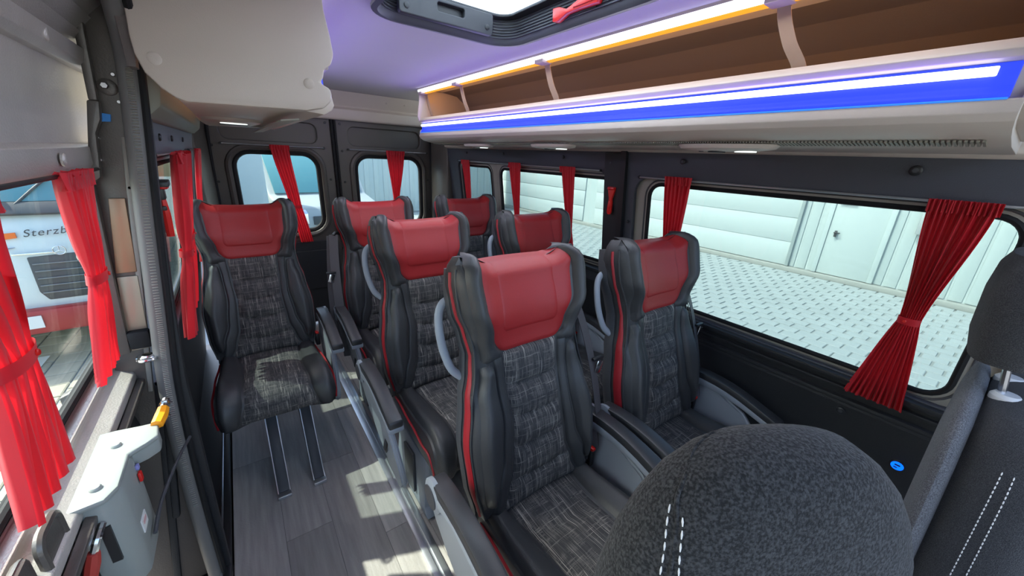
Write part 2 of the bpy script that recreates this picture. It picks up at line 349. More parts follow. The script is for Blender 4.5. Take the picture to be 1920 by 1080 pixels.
def window(name, y0, y1, z0, z1, r, mw, out, frame_out, gm=glass, sgn=1):
    """frame plate with opening, rubber seal, glass; out: local z of the glass (positive = outward for the right wall)"""
    w = struct(plate(name, frame_out, [rrw(y0, y1, z0, z1, r)], 0.012, reveal, None, mw, 0.003, out * 0.6))
    ring = rrw(y0, y1, z0, z1, r)
    tube('rubber_seal', [mw @ Vector((p[0], p[1], out * 0.6 - sgn * 0.004)) for p in ring], 0.009, rubber, w, smooth_n=0, closed=True, up=(1, 0, 0))
    ring2 = rrw(y0 - 0.02, y1 + 0.02, z0 - 0.02, z1 + 0.02, r + 0.02)
    tube('bead', [mw @ Vector((p[0], p[1], out * 0.6 - sgn * 0.006)) for p in ring2], 0.004, shellgrey, w, smooth_n=0, closed=True, up=(1, 0, 0))
    plate('pane', rrw(y0 - 0.004, y1 + 0.004, z0 - 0.004, z1 + 0.004, r), [], 0.004, gm, w, mw, 0, out * 0.6 + sgn * 0.012)
    return w
wn1 = window('window_1', 0.0, 1.085, 0.818, 1.366, 0.06, MR, 0.05, rect(-0.12, 1.2, 0.76, 1.43))
wn2 = window('window_2', 1.30, 2.33, 0.915, 1.372, 0.05, MR, 0.05, rect(1.28, 2.385, 0.84, 1.44))
wn3 = window('window_3', 2.46, 2.90, 0.915, 1.375, 0.05, MR, 0.05, rect(2.385, 3.0, 0.84, 1.44))
def rail(y0, y1, z, side, parent, inset=0.012):
    X = XR(z) - inset if side > 0 else XL(z) + inset
    tube('curtain_rail', [(X, y0, z), (X, y1, z)], 0.0035, alu, parent, smooth_n=0)
    for y in (y0, y1): disc('rail_end', (X, y, z), (0, 1 if y == y1 else -1, 0), 0.007, 0.006, blackplast, parent, n=10)
rail(-0.03, 1.12, 1.395, 1, wn1); rail(1.36, 2.9, 1.412, 1, wn2)

# ------------------------------------------------------------------ left wall (fixed panel behind the sliding door)
wl = struct(plate('wall_left', rect(1.335, 3.30, 0.78, 1.515), [rrw(1.42, 2.50, 0.80, 1.405, 0.04), rrw(2.62, 3.05, 0.80, 1.405, 0.04)], 0.02, panelgrey, mw=ML, bev=0.003, z=-0.012))
plate('wall_panel', rect(1.335, 3.3, 0.0, 0.79), [], 0.02, panelblack, wl, ML, 0.003, -0.012)
plate('pillar_cover', rect(1.33, 1.41, 0.30, 1.12), [], 0.02, panelblack, wl, ML, 0.006, 0.0)
for y, z in ((1.36, 1.45), (1.62, 1.46), (1.95, 1.46), (2.4, 1.46)): disc('screw_cap', (XL(z) + 0.004, y, z), (1, 0, -0.13), 0.011, 0.006, blackplast, wl)
wn4 = window('window_4', 1.46, 2.44, 0.83, 1.372, 0.05, ML, -0.05, rect(1.34, 2.55, 0.76, 1.45), sgn=-1)
wn5 = window('window_5', 2.66, 3.0, 0.83, 1.372, 0.05, ML, -0.05, rect(2.55, 3.1, 0.76, 1.45), sgn=-1)
rail(1.42, 2.45, 1.412, -1, wn4); rail(2.6, 3.06, 1.412, -1, wn5)

# ------------------------------------------------------------------ rear doors
def rear_door(n, x0, x1, wx0, wx1, lab):
    d = struct(plate('door_%d' % n, [(x0, 0.02), (x1, 0.02), (x1, 1.72), (x0, 1.72)], [rr(wx0 - 0.02, wx1 + 0.02, 0.80, 1.43, 0.13), rr(x0 + 0.09, x1 - 0.10, 1.485, 1.625, 0.05)], 0.03, rearpanel, mw=MY(3.40), bev=0.006))
    plate('recess_panel', rr(x0 + 0.08, x1 - 0.09, 1.475, 1.635, 0.05), [], 0.01, rearpanel, d, MY(3.415))
    ring = rr(wx0 - 0.03, wx1 + 0.03, 0.79, 1.44, 0.14); tube('window_surround', [(p[0], 3.385, p[1]) for p in ring], 0.022, rearpanel, d, smooth_n=0, closed=True, up=(0, 1, 0))
    ring = rr(wx0, wx1, 0.82, 1.41, 0.11); tube('rubber_seal', [(p[0], 3.40, p[1]) for p in ring], 0.020, rubber, d, smooth_n=0, closed=True, up=(0, 1, 0))
    plate('pane', rr(wx0 - 0.005, wx1 + 0.005, 0.815, 1.415, 0.11), [], 0.004, glassrear, d, MY(3.41))
    plate('lower_trim', [(x0 + 0.03, 0.03), (x1 - 0.03, 0.03), (x1 - 0.03, 0.735), (x0 + 0.03, 0.735)], [], 0.02, panelblack, d, MY(3.378), 0.006)
    plate('storage_pocket', rr(x0 + 0.10, x1 - 0.08, 0.33, 0.66, 0.02), [], 0.012, panelblack, d, MY(3.364), 0.004)
    tube('curtain_rail', [(wx0 - 0.05, 3.36, 1.455), (wx1 + 0.05, 3.36, 1.455)], 0.004, alu, d, smooth_n=0)
    for x in (wx0 - 0.05, wx1 + 0.05): disc('rail_end', (x, 3.375, 1.455), (0, -1, 0), 0.008, 0.02, blackplast, d, n=10)
    for x, z in ((x0 + 0.035, 1.64), (x1 - 0.035, 1.64), (x0 + 0.035, 1.20), (x1 - 0.035, 1.22), (x0 + 0.035, 1.44), (x1 - 0.03, 0.95)): disc('screw_cap', (x, 3.384, z), (0, -1, 0), 0.009, 0.005, blackplast, d, n=10)
    return d
rear_door(1, -0.12, 0.672, 0.015, 0.560, 'left'); rear_door(2, 0.708, 1.50, 0.838, 1.402, 'right')
struct(box('trim_22', (0.69, 3.41, 0.85), (0.06, 0.02, 1.70), rubber)); struct(tube('trim_7', [(0.683, 3.375, 0.0), (0.683, 3.375, 1.70)], 0.012, rubber, smooth_n=0)); struct(tube('trim_8', [(0.703, 3.365, 0.0), (0.703, 3.365, 1.70)], 0.008, chrome if False else rubber, smooth_n=0))
# corner posts and their seals
struct(prism('trim_9', [(-0.25, 3.42), (-0.125, 3.42), (-0.10, 3.36), (-0.16, 3.18), (-0.22, 3.12), (-0.25, 3.12)], 'z', 0.0, 1.70, rearpanel, bev=0.008))
struct(prism('trim_10', [(1.62, 3.42), (1.505, 3.42), (1.485, 3.36), (1.50, 3.20), (1.53, 3.10), (1.62, 3.10)], 'z', 0.0, 1.70, rearpanel, bev=0.008))
struct(tube('trim_11', [(-0.105, 3.35, 0.0), (-0.105, 3.35, 1.0), (-0.095, 3.35, 1.5), (-0.07, 3.35, 1.69)], 0.010, rubber)); struct(tube('trim_12', [(1.49, 3.35, 0.0), (1.49, 3.35, 1.0), (1.485, 3.35, 1.5), (1.47, 3.35, 1.69)], 0.010, rubber))
plate('post_cover', rr(1.52, 1.56, 0.9, 1.36, 0.015), [], 0.01, panelblack, bpy.data.objects['trim_10'], MY(3.17))

# ------------------------------------------------------------------ ceiling, hatch opening, rear bulkhead
MZ = Matrix.Translation((0, 0, 1.875))
ce = struct(plate('ceiling', [(-0.36, -0.45), (1.74, -0.45), (1.74, 3.42), (-0.36, 3.42)], [rr(0.425, 0.955, 0.66, 1.40, 0.10)], 0.02, ceilcloth, mw=MZ))
struct(prism('trim_13', [(3.44, 1.675), (3.35, 1.665), (3.335, 1.675), (3.325, 1.745), (3.345, 1.760), (3.345, 1.77), (3.28, 1.865), (3.44, 1.865)], 'x', -0.2, 1.58, beige, bev=0.006))
for x in (0.28, 0.45, 1.1, 1.25): disc('screw_cap', (x, 3.315, 1.82), (0, -1, -0.8), 0.010, 0.005, beige, bpy.data.objects['trim_13'], n=10)

ha = empty('roof_hatch', (0.69, 1.03, 1.865), 0, 'dark framed roof hatch with a clear pane in the ceiling', 'hatch')
def loft(name, rings, m, parent, cap=False):
    n = len(rings[0]); V = [p for r in rings for p in r]; F = []
    for k in range(len(rings) - 1):
        for j in range(n): F.append((k * n + j, k * n + (j + 1) % n, k * n + n + (j + 1) % n, k * n + n + j))
    if cap: F += [tuple(range(n))[::-1], tuple((len(rings) - 1) * n + j for j in range(n))]
    return obj(name, V, F, m, parent)
def hr(e, z, r=0.10): return [(p[0] - 0.69, p[1] - 1.03, z) for p in rr(0.425 + e, 0.955 - e, 0.66 + e, 1.40 - e, max(0.03, r - e), 8)]
loft('well_frame', [hr(-0.02, -0.004, 0.10), hr(-0.018, -0.010), hr(0.0, -0.012), hr(0.010, 0.0), hr(0.012, 0.06), hr(0.014, 0.075)], shellgrey, ha)
for k in range(7): loft('rib', [hr(0.0135, 0.008 + k * 0.009), hr(0.0165, 0.009 + k * 0.009), hr(0.0165, 0.012 + k * 0.009), hr(0.0135, 0.014 + k * 0.009)], shellgrey, ha)
g_ = empty('glazing', (0, 0, 0)); g_.parent = ha; bpy.data.objects.remove(g_)
plate('pane_surround', [(p[0], p[1]) for p in hr(0.0, 0)], [[(p[0], p[1]) for p in hr(0.05, 0)]], 0.010, blackplast, ha, Matrix.Translation((0, 0, 0.072)), 0.003)
plate('pane', [(p[0], p[1]) for p in hr(0.04, 0)], [], 0.004, hatchmat(), ha, Matrix.Translation((0, 0, 0.080)))
# deep housing on the far side of the well, with a slot and two round holes
MH = Matrix(((1, 0, 0, 0), (0, 0, -1, 0.318), (0, 1, 0, 0.036), (0, 0, 0, 1)))
hs = plate('latch_housing', rr(-0.19, 0.155, -0.036, 0.030, 0.010), [rr(-0.06, 0.04, -0.006, 0.020, 0.007)], 0.022, mat('dark_housing_plastic', (0.028, 0.03, 0.034), 0.5), ha, MH, 0.003)
plate('slot_back', rr(-0.065, 0.045, -0.010, 0.024, 0.007), [], 0.004, blackplast, hs, MH, 0, -0.012)
for x in (-0.165, 0.13): disc('hole', (x, 0.306, 0.022), (0, -1, 0), 0.009, 0.002, blackplast, hs, n=14)
# red hatch hammer on the side of the well
hm = empty('hatch_hammer', (0.93, 1.02, 1.898), 0, 'red bow-shaped emergency hammer on the side of the roof hatch', 'hammer')
prism('handle', [(0.055, -0.030), (0.075, -0.026), (0.078, 0.012), (0.05, 0.010), (0.012, -0.004), (-0.05, 0.012), (-0.115, 0.020), (-0.125, 0.0), (-0.115, -0.018), (-0.05, -0.016), (0.012, -0.016)], 'x', -0.012, 0.008, redplast, hm, 0.003)
prism('grip', [(-0.02, -0.004), (-0.108, 0.010), (-0.114, 0.0), (-0.108, -0.010), (-0.02, -0.010)], 'x', -0.016, -0.011, redplast, hm, 0.002); box('bracket', (0.010, -0.02, -0.012), (0.008, 0.15, 0.018), blackplast, hm, 0.003)

# ------------------------------------------------------------------ luggage racks
def rack(sgn, y0, y1, label, nlamps):
    """profile in (d, z), d = distance outward from the van's centre plane x = 0.69"""
    X = lambda d: 0.69 + sgn * d
    lipx = 0.43; wallx = 0.84 if sgn > 0 else 0.765; ub = 0 if sgn > 0 else .03; lw = 0 if sgn > 0 else .012
    r = empty('luggage_rack', (X(lipx), (y0 + y1) / 2, 1.53), 0, label, 'luggage rack')
    O = r.location
    def pr(name, P, m, a=y0, b=y1, bev=0.002): return prism(name, [(X(p[0]) - O.x, p[1] - O.z) for p in P], 'y', a - O.y, b - O.y, m, r, bev)
    def V3(d, y, z): return Vector((X(d), y, z)) - Vector(O)
    pr('tray', [(lipx + 0.012, 1.680), (lipx + 0.03, 1.690), (lipx + 0.04, 1.685), (lipx + 0.05, 1.60), (wallx - 0.01, 1.585), (wallx, 1.56), (wallx, 1.512 + ub), (0.60, 1.518 + ub * .8), (0.50, 1.530 + ub * .5), (0.455, 1.540), (lipx + 0.004, 1.552), (lipx - 0.004, 1.566), (lipx, 1.588), (lipx + 0.024, 1.594), (lipx + 0.024, 1.650), (lipx + 0.002, 1.655), (lipx, 1.668)], beige)
    # lit band
    pr('blue_light_band', [(lipx + 0.026, 1.592), (lipx + 0.006, 1.5925), (lipx + 0.006, 1.598), (lipx + 0.014, 1.612), (lipx + 0.016, 1.650), (lipx + 0.026, 1.652)], ledblue, y0 + 0.02, y1 - 0.005)
    pr('white_light_strip', [(lipx + 0.020, 1.628), (lipx + 0.006 + lw, 1.630), (lipx + 0.004 + lw, 1.638), (lipx + 0.008 + lw, 1.644), (lipx + 0.020, 1.646)], ledwhite, y0 + 0.045, y1 - 0.012)
    pr('lit_edge', [(lipx + 0.004, 1.588), (lipx - 0.001, 1.5885), (lipx - 0.001, 1.5905), (lipx + 0.004, 1.592)], ledcyan, y0 + 0.02, y1 - 0.005, 0)
    # compartment lining: ceiling part and back part with a crease
    pr('lining', [(lipx + 0.045, 1.868), (0.60, 1.866), (0.72, 1.850), (0.805, 1.790), (0.825, 1.60), (0.84, 1.60), (0.84, 1.80), (0.74, 1.864), (0.60, 1.874)], rackfelt)
    # upper light rail
    pr('upper_rail', [(lipx - 0.012, 1.868), (lipx - 0.008, 1.846), (lipx + 0.03, 1.838), (lipx + 0.05, 1.846), (lipx + 0.05, 1.868)], beige)
    pr('upper_white_strip', [(lipx - 0.010, 1.862), (lipx - 0.010, 1.846), (lipx + 0.012, 1.839), (lipx + 0.012, 1.846)], ledwhite, y0 + 0.02, y1 - 0.01, 0)
    pr('amber_strip', [(lipx + 0.014, 1.846), (lipx + 0.016, 1.838), (lipx + 0.032, 1.8335), (lipx + 0.034, 1.846)], ledamber, y0 + 0.02, y1 - 0.01, 0)
    # end caps with the notch for the light band
    cap = [(0.81, 1.864), (0.823, 1.66), (0.822, 1.625), (0.812, 1.590), (0.79, 1.562), (0.768, 1.545), (0.75, 1.538), (0.50, 1.545), (0.455, 1.556), (0.436, 1.575), (0.432, 1.595), (0.437, 1.608), (0.450, 1.612), (0.458, 1.620), (0.450, 1.630), (0.446, 1.650), (0.428, 1.664), (0.418, 1.690), (0.422, 1.730), (0.432, 1.790), (0.434, 1.864)]
    for a, b in ((y0 - 0.018, y0 + 0.004), (y1 - 0.004, y1 + 0.012)): c = pr('end_cap', cap, beige, a, b, 0.006)
    capx = [(0.79, 1.60), (0.487, 1.592)]
    for d, z in capx:
        o = disc('screw_cap', V3(d, y0 - 0.017, z + 0.02), (0, -1, 0), 0.013, 0.003, beige, r)
    # brackets with hanging straps
    for k, y in enumerate((0.44, 1.33, 2.10, 2.60)):
        if not (y0 < y < y1): continue
        b_ = box('clip', V3(lipx + 0.018, y + 0.07, 1.842), (0.05, 0.055, 0.022), beige, r, 0.003)
        q = [V3(lipx + 0.04, y + 0.07, 1.845), V3(lipx + 0.046, y + 0.065, 1.81), V3(lipx + 0.05, y + 0.04, 1.75), V3(lipx + 0.055, y + 0.01, 1.70), V3(lipx + 0.06, y, 1.66)]
        for dx in (-0.012, 0.012): ribbon('strap', [p + Vector((0, dx * (0.6 + 0.1 * k), 0)) for p in q], 0.016, 0.002, (0, 1, 0), strapm, r)
    # ribbed ventilation strip on the underside
    n = int((y1 - y0) / 0.008) - 6; V = []; F = []
    for i in range(n):
        ya = y0 + 0.03 + i * 0.008; yb = ya + 0.0025
        for (d, z) in ((0.515, 1.5265), (0.560, 1.5205), (0.560, 1.5165), (0.515, 1.5225)):
            V += [V3(d, ya, z), V3(d, yb + 0.002, z)]
        k = i * 8; F += [(k, k + 1, k + 3, k + 2), (k + 2, k + 3, k + 5, k + 4), (k + 4, k + 5, k + 7, k + 6), (k + 6, k + 7, k + 1, k), (k, k + 2, k + 4, k + 6), (k + 1, k + 7, k + 5, k + 3)]
    o = obj('vent_ribs', V, F, beigedark, r, smooth=False); o['kind'] = 'stuff'
    # real light from the strips
    for d, z, col, e, vec in ((lipx - 0.015, 1.615, (0.24, 0.16, 1.0), 1.7, (-sgn * 0.55, 0, 0.83)), (lipx - 0.02, 1.838, (0.95, 0.97, 1.0), 1.8, (-sgn * 0.35, 0, -0.94)), (lipx + 0.045, 1.832, (1.0, 0.42, 0.06), 1.3, (sgn * 0.8, 0, -0.2)), (lipx - 0.02, 1.636, (0.85, 0.9, 1.0), 1.6, (-sgn * 0.9, 0, -0.42))):
        A = bpy.data.lights.new('led_strip_light', 'AREA'); A.shape = 'RECTANGLE'; A.size = 0.012; A.size_y = y1 - y0 - 0.1; A.energy = e * (y1 - y0) / 2.6; A.color = col
        a = bpy.data.objects.new('led_strip_light', A); COL.objects.link(a)
        dv = Vector(vec).normalized(); yy = Vector((0, 1, 0)); xx = yy.cross(-dv); a.matrix_world = Matrix(((xx.x, yy.x, -dv.x, X(d)), (xx.y, yy.y, -dv.y, (y0 + y1) / 2), (xx.z, yy.z, -dv.z, z), (0, 0, 0, 1)))
    return r
rack(1, 0.07, 2.70, 'open beige luggage rack with blue and white light strips above the wide windows', 3)
rack(-1, 1.245, 2.70, 'beige luggage rack with a closed end panel above the single seat', 1)

def lamp_pod(x, y, z, w, l, label, grp=None):
    o = empty('reading_lamp', (x, y, z), 0, label, 'reading lamp', grp)
    def ell(s, h, dy=0): return [(w * s * math.cos(a), dy + l * s * (abs(math.sin(a)) ** 0.8) * (1 if math.sin(a) > 0 else -1), h) for a in [2 * PI * k / 28 for k in range(28)]]
    loft('housing', [ell(1, 0.004), ell(1, 0), ell(0.95, -0.008), ell(0.7, -0.014), ell(0.3, -0.016)], beige, o, True)
    c = [(0.45 * w * math.cos(a), -l * 0.42 + l * 0.2 * math.sin(a)) for a in [2 * PI * k / 18 for k in range(18)]]
    loft('lens', [[(p[0], p[1], -0.012) for p in c], [(p[0] * 0.95, p[1], -0.0175) for p in c]], lampwhite, o, True)
    c = [(0.5 * w * math.cos(a), l * 0.15 + l * 0.17 * math.sin(a)) for a in [2 * PI * k / 14 for k in range(14)]]
    loft('air_nozzle', [[(p[0], p[1], -0.012) for p in c], [(p[0] * 0.9, p[1], -0.019) for p in c]], blackplast, o, True)
    c = [(0.2 * w + 0.12 * w * math.cos(a), l * 0.52 + l * 0.05 * math.sin(a)) for a in [2 * PI * k / 10 for k in range(10)]]
    loft('switch', [[(p[0], p[1], -0.010) for p in c], [(p[0] * 0.9, p[1], -0.017) for p in c]], shellgrey, o, True)
    return o
for y, nm in ((0.62, 'oval reading lamp unit under the rack over the front window seat'), (1.42, 'oval reading lamp unit under the rack over the second row'), (2.10, 'oval reading lamp unit under the rack over the rearmost row')):
    lamp_pod(1.245, y, 1.516, 0.052, 0.15, nm)
lp = lamp_pod(0.035, 1.95, 1.541, 0.10, 0.12, 'wide oval lamp unit under the closed rack over the single seat')
# beige cove panel under the left rack and right side seal
struct(prism('trim_14', [(-0.185, 1.50), (-0.150, 1.500), (-0.118, 1.530), (-0.105, 1.60), (-0.10, 1.70), (-0.185, 1.70)], 'y', 1.345, 3.1, beigedark, bev=0.006))
struct(prism('trim_15', [(1.56, 1.503), (1.525, 1.503), (1.50, 1.515), (1.50, 1.53), (1.56, 1.60)], 'y', -0.3, 3.1, beige, bev=0.004))

# ------------------------------------------------------------------ sliding door (left) and its jamb
XD = lambda z: -0.335 + 0.13 * (z - 0.95)
MD = Matrix(((0, 0.13 / L_, 1 / L_, -0.335), (1, 0, 0, 0), (0, 1 / L_, -0.13 / L_, 0.95), (0, 0, 0, 1)))
YA, YB = -0.10, 1.53
dr = struct(plate('door_3', rect(YA, YB, 0.78, 1.64), [rrw(0.33, 1.385 + 0.3, 0.868, 1.376, 0.02) if False else rrw(0.28, 1.50, 0.868, 1.376, 0.04)], 0.02, doorpanel, mw=MD, bev=0.003, z=-0.012))
def dprof(name, P, m, bev=0.002, a=YA, b=YB): return prism(name, [(XD(z) + d, z) for d, z in P], 'y', a, b, m, dr, bev)
dprof('lower_moulding', [(-0.015, 1.378), (0.012, 1.382), (0.016, 1.392), (0.014, 1.428), (0.004, 1.436), (-0.015, 1.438)], doorpanel)
dprof('upper_moulding', [(-0.02, 1.590), (0.010, 1.594), (0.020, 1.606), (0.024, 1.632), (0.004, 1.640), (-0.02, 1.640)], doorpanel)
for a, b, c, d in ((1.640, 1.668, 0.0, 0.018), (1.668, 1.700, 0.010, 0.034), (1.700, 1.80, 0.026, 0.11)): dprof('upper_panel', [(c - 0.02, a), (c + 0.003, a), (d + 0.003, b), (d - 0.02, b)], doorpanel)
for y, z in ((1.10, 1.618), (1.10, 1.408), (0.55, 1.618), (0.55, 1.408)): disc('screw_cap', (XD(z) + 0.018, y, z), (1, 0, -0.1), 0.012, 0.006, doorpanel, dr)
dprof('waist_ledge', [(-0.03, 0.78), (0.035, 0.80), (0.045, 0.815), (0.040, 0.832), (0.0, 0.850), (-0.004, 0.868), (-0.03, 0.868)], doorpanel, 0.004)
dprof('waist_groove', [(0.045, 0.786), (0.060, 0.790), (0.060, 0.806), (0.045, 0.812)], brownmetal, 0.002)
dprof('lower_skin', [(-0.05, 0.02), (-0.03, 0.02), (0.0, 0.40), (0.002, 0.78), (-0.03, 0.78)], blackplast, 0.003)
dprof('inner_beam', [(-0.0, 0.60), (0.03, 0.605), (0.04, 0.66), (0.03, 0.70), (0.0, 0.71)], blackplast, 0.006)
w6 = struct(plate('window_6', rect(0.20, 1.53, 0.80, 1.42), [rrw(0.31, 1.48, 0.885, 1.366, 0.05)], 0.012, rubber, mw=MD, bev=0.003, z=-0.036))
tube('rubber_seal', [MD @ Vector((p[0], p[1], -0.028)) for p in rrw(0.31, 1.48, 0.885, 1.366, 0.05)], 0.008, rubber, w6, smooth_n=0, closed=True, up=(1, 0, 0))
plate('pane', rrw(0.30, 1.49, 0.875, 1.374, 0.05), [], 0.004, glassdoor, w6, MD, 0, -0.046)
tube('curtain_rail', [(XD(1.376) + 0.022, 0.3, 1.380), (XD(1.376) + 0.022, 1.36, 1.380)], 0.004, blackplast, w6, smooth_n=0)
# jamb: flange plate across the gap, facing the cab
jb = struct(prism('trim_16', [(-0.46, 0.0), (-0.265, 0.0), (-0.262, 0.5), (-0.245, 0.8), (-0.222, 1.0), (-0.190, 1.30), (-0.162, 1.56), (-0.150, 1.70), (-0.16, 1.85), (-0.22, 1.85), (-0.225, 1.6), (-0.273, 1.365), (-0.325, 1.01), (-0.345, 0.85), (-0.46, 0.80)], 'y', 1.345, 1.375, brownmetal, bev=0.003))
o = prism('jamb_flange', [(-0.240, 1.53), (-0.225, 1.53), (-0.205, 1.80), (-0.222, 1.80)], 'y', 1.325, 1.346, brownmetal, jb, 0.003)
prism('jamb_flange', [(-0.282, 1.34), (-0.256, 1.36), (-0.250, 1.40), (-0.242, 1.46), (-0.228, 1.49), (-0.222, 1.53), (-0.242, 1.53), (-0.262, 1.43)], 'y', 1.32, 1.346, brownmetal, jb, 0.004)
prism('jamb_flange', [(-0.335, 0.90), (-0.300, 0.90), (-0.288, 1.1), (-0.272, 1.34), (-0.288, 1.35), (-0.322, 1.1)], 'y', 1.32, 1.346, brownmetal, jb, 0.003)
prism('jamb_reflection', [(-0.285, 1.12), (-0.245, 1.12), (-0.228, 1.31), (-0.258, 1.31)], 'y', 1.338, 1.347, mat('tan_jamb_reflection', (0.34, 0.20, 0.12), 0.35, metal=0.4), jb, 0.002)  # orange-tan reflection on the jamb, painted as a thin coloured plate
prism('jamb_reflection', [(-0.305, 0.90), (-0.262, 0.90), (-0.246, 1.11), (-0.286, 1.11)], 'y', 1.338, 1.347, mat('sand_jamb_reflection', (0.34, 0.29, 0.22), 0.35, metal=0.4), jb, 0.002)  # paler reflection lower on the jamb, also carried by the plate's colour
disc('bolt', (-0.205, 1.345, 1.562), (0, -1, 0), 0.018, 0.006, brownmetal, jb); disc('bolt_head', (-0.208, 1.337, 1.564), (0, -1, 0), 0.008, 0.008, chrome, jb, n=6)
for x, z in ((-0.190, 1.590), (-0.192, 1.532), (-0.200, 1.43), (-0.246, 1.45), (-0.252, 1.40), (-0.215, 1.335)): disc('rivet', (x, 1.344, z), (0, -1, 0), 0.0045, 0.004, chrome, jb, n=8)
prism('blue_tape', [(-0.246, 1.485), (-0.215, 1.487), (-0.212, 1.503), (-0.238, 1.506)], 'y', 1.338, 1.346, mat('blue_tape', (0.02, 0.22, 0.62), 0.4), jb)
box('latch_plate', (-0.262, 1.335, 0.875), (0.07, 0.02, 0.012), chrome, jb, 0.003); tube('striker', [(-0.285, 1.33, 0.885), (-0.278, 1.28, 0.89), (-0.250, 1.28, 0.89), (-0.243, 1.33, 0.885)], 0.005, chrome, jb)
disc('striker_roller', (-0.265, 1.30, 0.888), (0, 0, 1), 0.016, 0.01, chrome, jb); box('latch_cushion', (-0.275, 1.33, 0.935), (0.045, 0.03, 0.05), rubber, jb, 0.006)
# door-opening seal, from the sill up the pillar and forward along the roof edge
P = [(-0.262, 1.30, -0.02), (-0.262, 1.30, 0.2), (-0.258, 1.30, 0.5), (-0.245, 1.30, 0.78), (-0.222, 1.30, 1.0), (-0.190, 1.30, 1.30), (-0.160, 1.30, 1.56), (-0.150, 1.285, 1.66), (-0.143, 1.22, 1.735), (-0.138, 1.10, 1.775), (-0.135, 0.8, 1.79), (-0.135, 0.2, 1.79)]
sl = struct(tube('trim_17', P, 0.016, mat('grey_door_seal', (0.14, 0.135, 0.13), 0.5), n=10, flat=1.3)); tube('seal_lip', [(p[0] + 0.022, p[1] - 0.006 if p[1] > 1.1 else p[1], p[2] if p[2] < 1.7 else p[2] - 0.012) for p in P], 0.008, rubber, sl)
# fine ribs along the seal
Q = catmull(P, 40); V = []; F = []
for i in range(0, len(Q) - 1):
    q = Q[i]
    if q.z < 0.35 or q.z > 1.60 or i % 1: continue
    k = len(V); x = q.x + 0.003; y = q.y - 0.0155
    for dx, dz, dy in ((-0.006, 0, 0), (0.006, 0, 0), (0.006, 0.003, 0), (-0.006, 0.003, 0), (-0.006, 0.0015, -0.003), (0.006, 0.0015, -0.003)): V.append((x + dx, y + dy, q.z + dz))
    F += [(k, k + 1, k + 5, k + 4), (k + 4, k + 5, k + 2, k + 3), (k, k + 4, k + 3), (k + 1, k + 2, k + 5)]
o = obj('seal_ribs', V, F, reveal, sl, smooth=False); o['kind'] = 'stuff'
struct(prism('trim_18', [(-0.222, 0.0), (-0.252, 0.0), (-0.250, 0.5), (-0.232, 0.8), (-0.208, 1.0), (-0.176, 1.30), (-0.150, 1.50), (-0.14, 1.50), (-0.162, 1.30), (-0.190, 1.0), (-0.205, 0.8)], 'y', 1.315, 1.345, panelblack, bev=0.003))
struct(prism('trim_19', [(-0.19, 1.80), (-0.12, 1.80), (-0.10, 1.865), (-0.22, 1.865)], 'y', -0.4, 1.36, brownmetal, bev=0.004))
# red-handled emergency tool holder on the pillar
eh = empty('emergency_hammer', (XL(1.27) + 0.025, 1.385, 1.27), 0, 'red emergency hammer in black holder on the pillar beside the double curtain', 'hammer')
box('holder', (0.0, 0, 0.055), (0.026, 0.03, 0.05), blackplast, eh, 0.005); prism('holder_clip', [(-0.022, 0.078), (0.022, 0.082), (0.022, 0.066), (-0.022, 0.064)], 'x', -0.006, 0.026, blackplast, eh, 0.003)
tube('handle', [(0.004, 0, 0.035), (0.004, 0.001, -0.01), (0.002, 0.002, -0.07)], [0.007, 0.010, 0.009], redplast, eh); box('head', (0.012, 0.003, 0.066), (0.02, 0.045, 0.016), redplast, eh, 0.004); box('holder_foot', (0, 0, 0.008), (0.02, 0.026, 0.012), blackplast, eh, 0.003)
# hammer on the right pillar
rh = empty('emergency_hammer', (XR(1.27) - 0.022, 1.275, 1.27), 0, 'red emergency hammer on the dark pillar between the two right windows', 'hammer')
prism('handle', [(-0.022, 0.068), (0.024, 0.068), (0.022, 0.052), (0.009, 0.01), (0.012, -0.01), (0.013, -0.058), (0.006, -0.068), (-0.006, -0.068), (-0.012, -0.058), (-0.011, -0.01), (-0.008, 0.01), (-0.02, 0.052)], 'x', -0.008, 0.006, redplast, rh, 0.003)
prism('grip', [(0.006, 0.0), (0.008, -0.05), (-0.007, -0.05), (-0.006, 0.0)], 'x', -0.012, -0.007, redplast, rh, 0.002); box('head', (-0.010, 0, 0.060), (0.012, 0.04, 0.012), redplast, rh, 0.003); box('bracket', (0.010, 0, 0.01), (0.012, 0.02, 0.05), blackplast, rh, 0.003)

cw = struct(plate('trim_20', [(-1.7, -0.55), (-0.10, -0.55), (-0.10, 0.93), (-0.10, 0.93)] + [(-0.10, 1.60), (-0.10, 1.85), (-1.0, 1.85)] + [(-1.7, 1.0)], [[(-1.3, 1.02), (-0.22, 1.02), (-0.22, 1.58), (-0.95, 1.58)]], 0.05, brownmetal, mw=Matrix(((0, 0, 1, -0.30), (1, 0, 0, 0), (0, 1, 0, 0), (0, 0, 0, 1)))))
cw = struct(plate('trim_21', [(-1.7, -0.55), (-0.75, -0.55), (-0.75, 1.85), (-1.0, 1.85), (-1.7, 1.0)], [[(-1.3, 1.02), (-0.80, 1.02), (-0.80, 1.58), (-0.95, 1.58)]], 0.05, brownmetal, mw=Matrix(((0, 0, 1, 1.66), (1, 0, 0, 0), (0, 1, 0, 0), (0, 0, 0, 1)))))
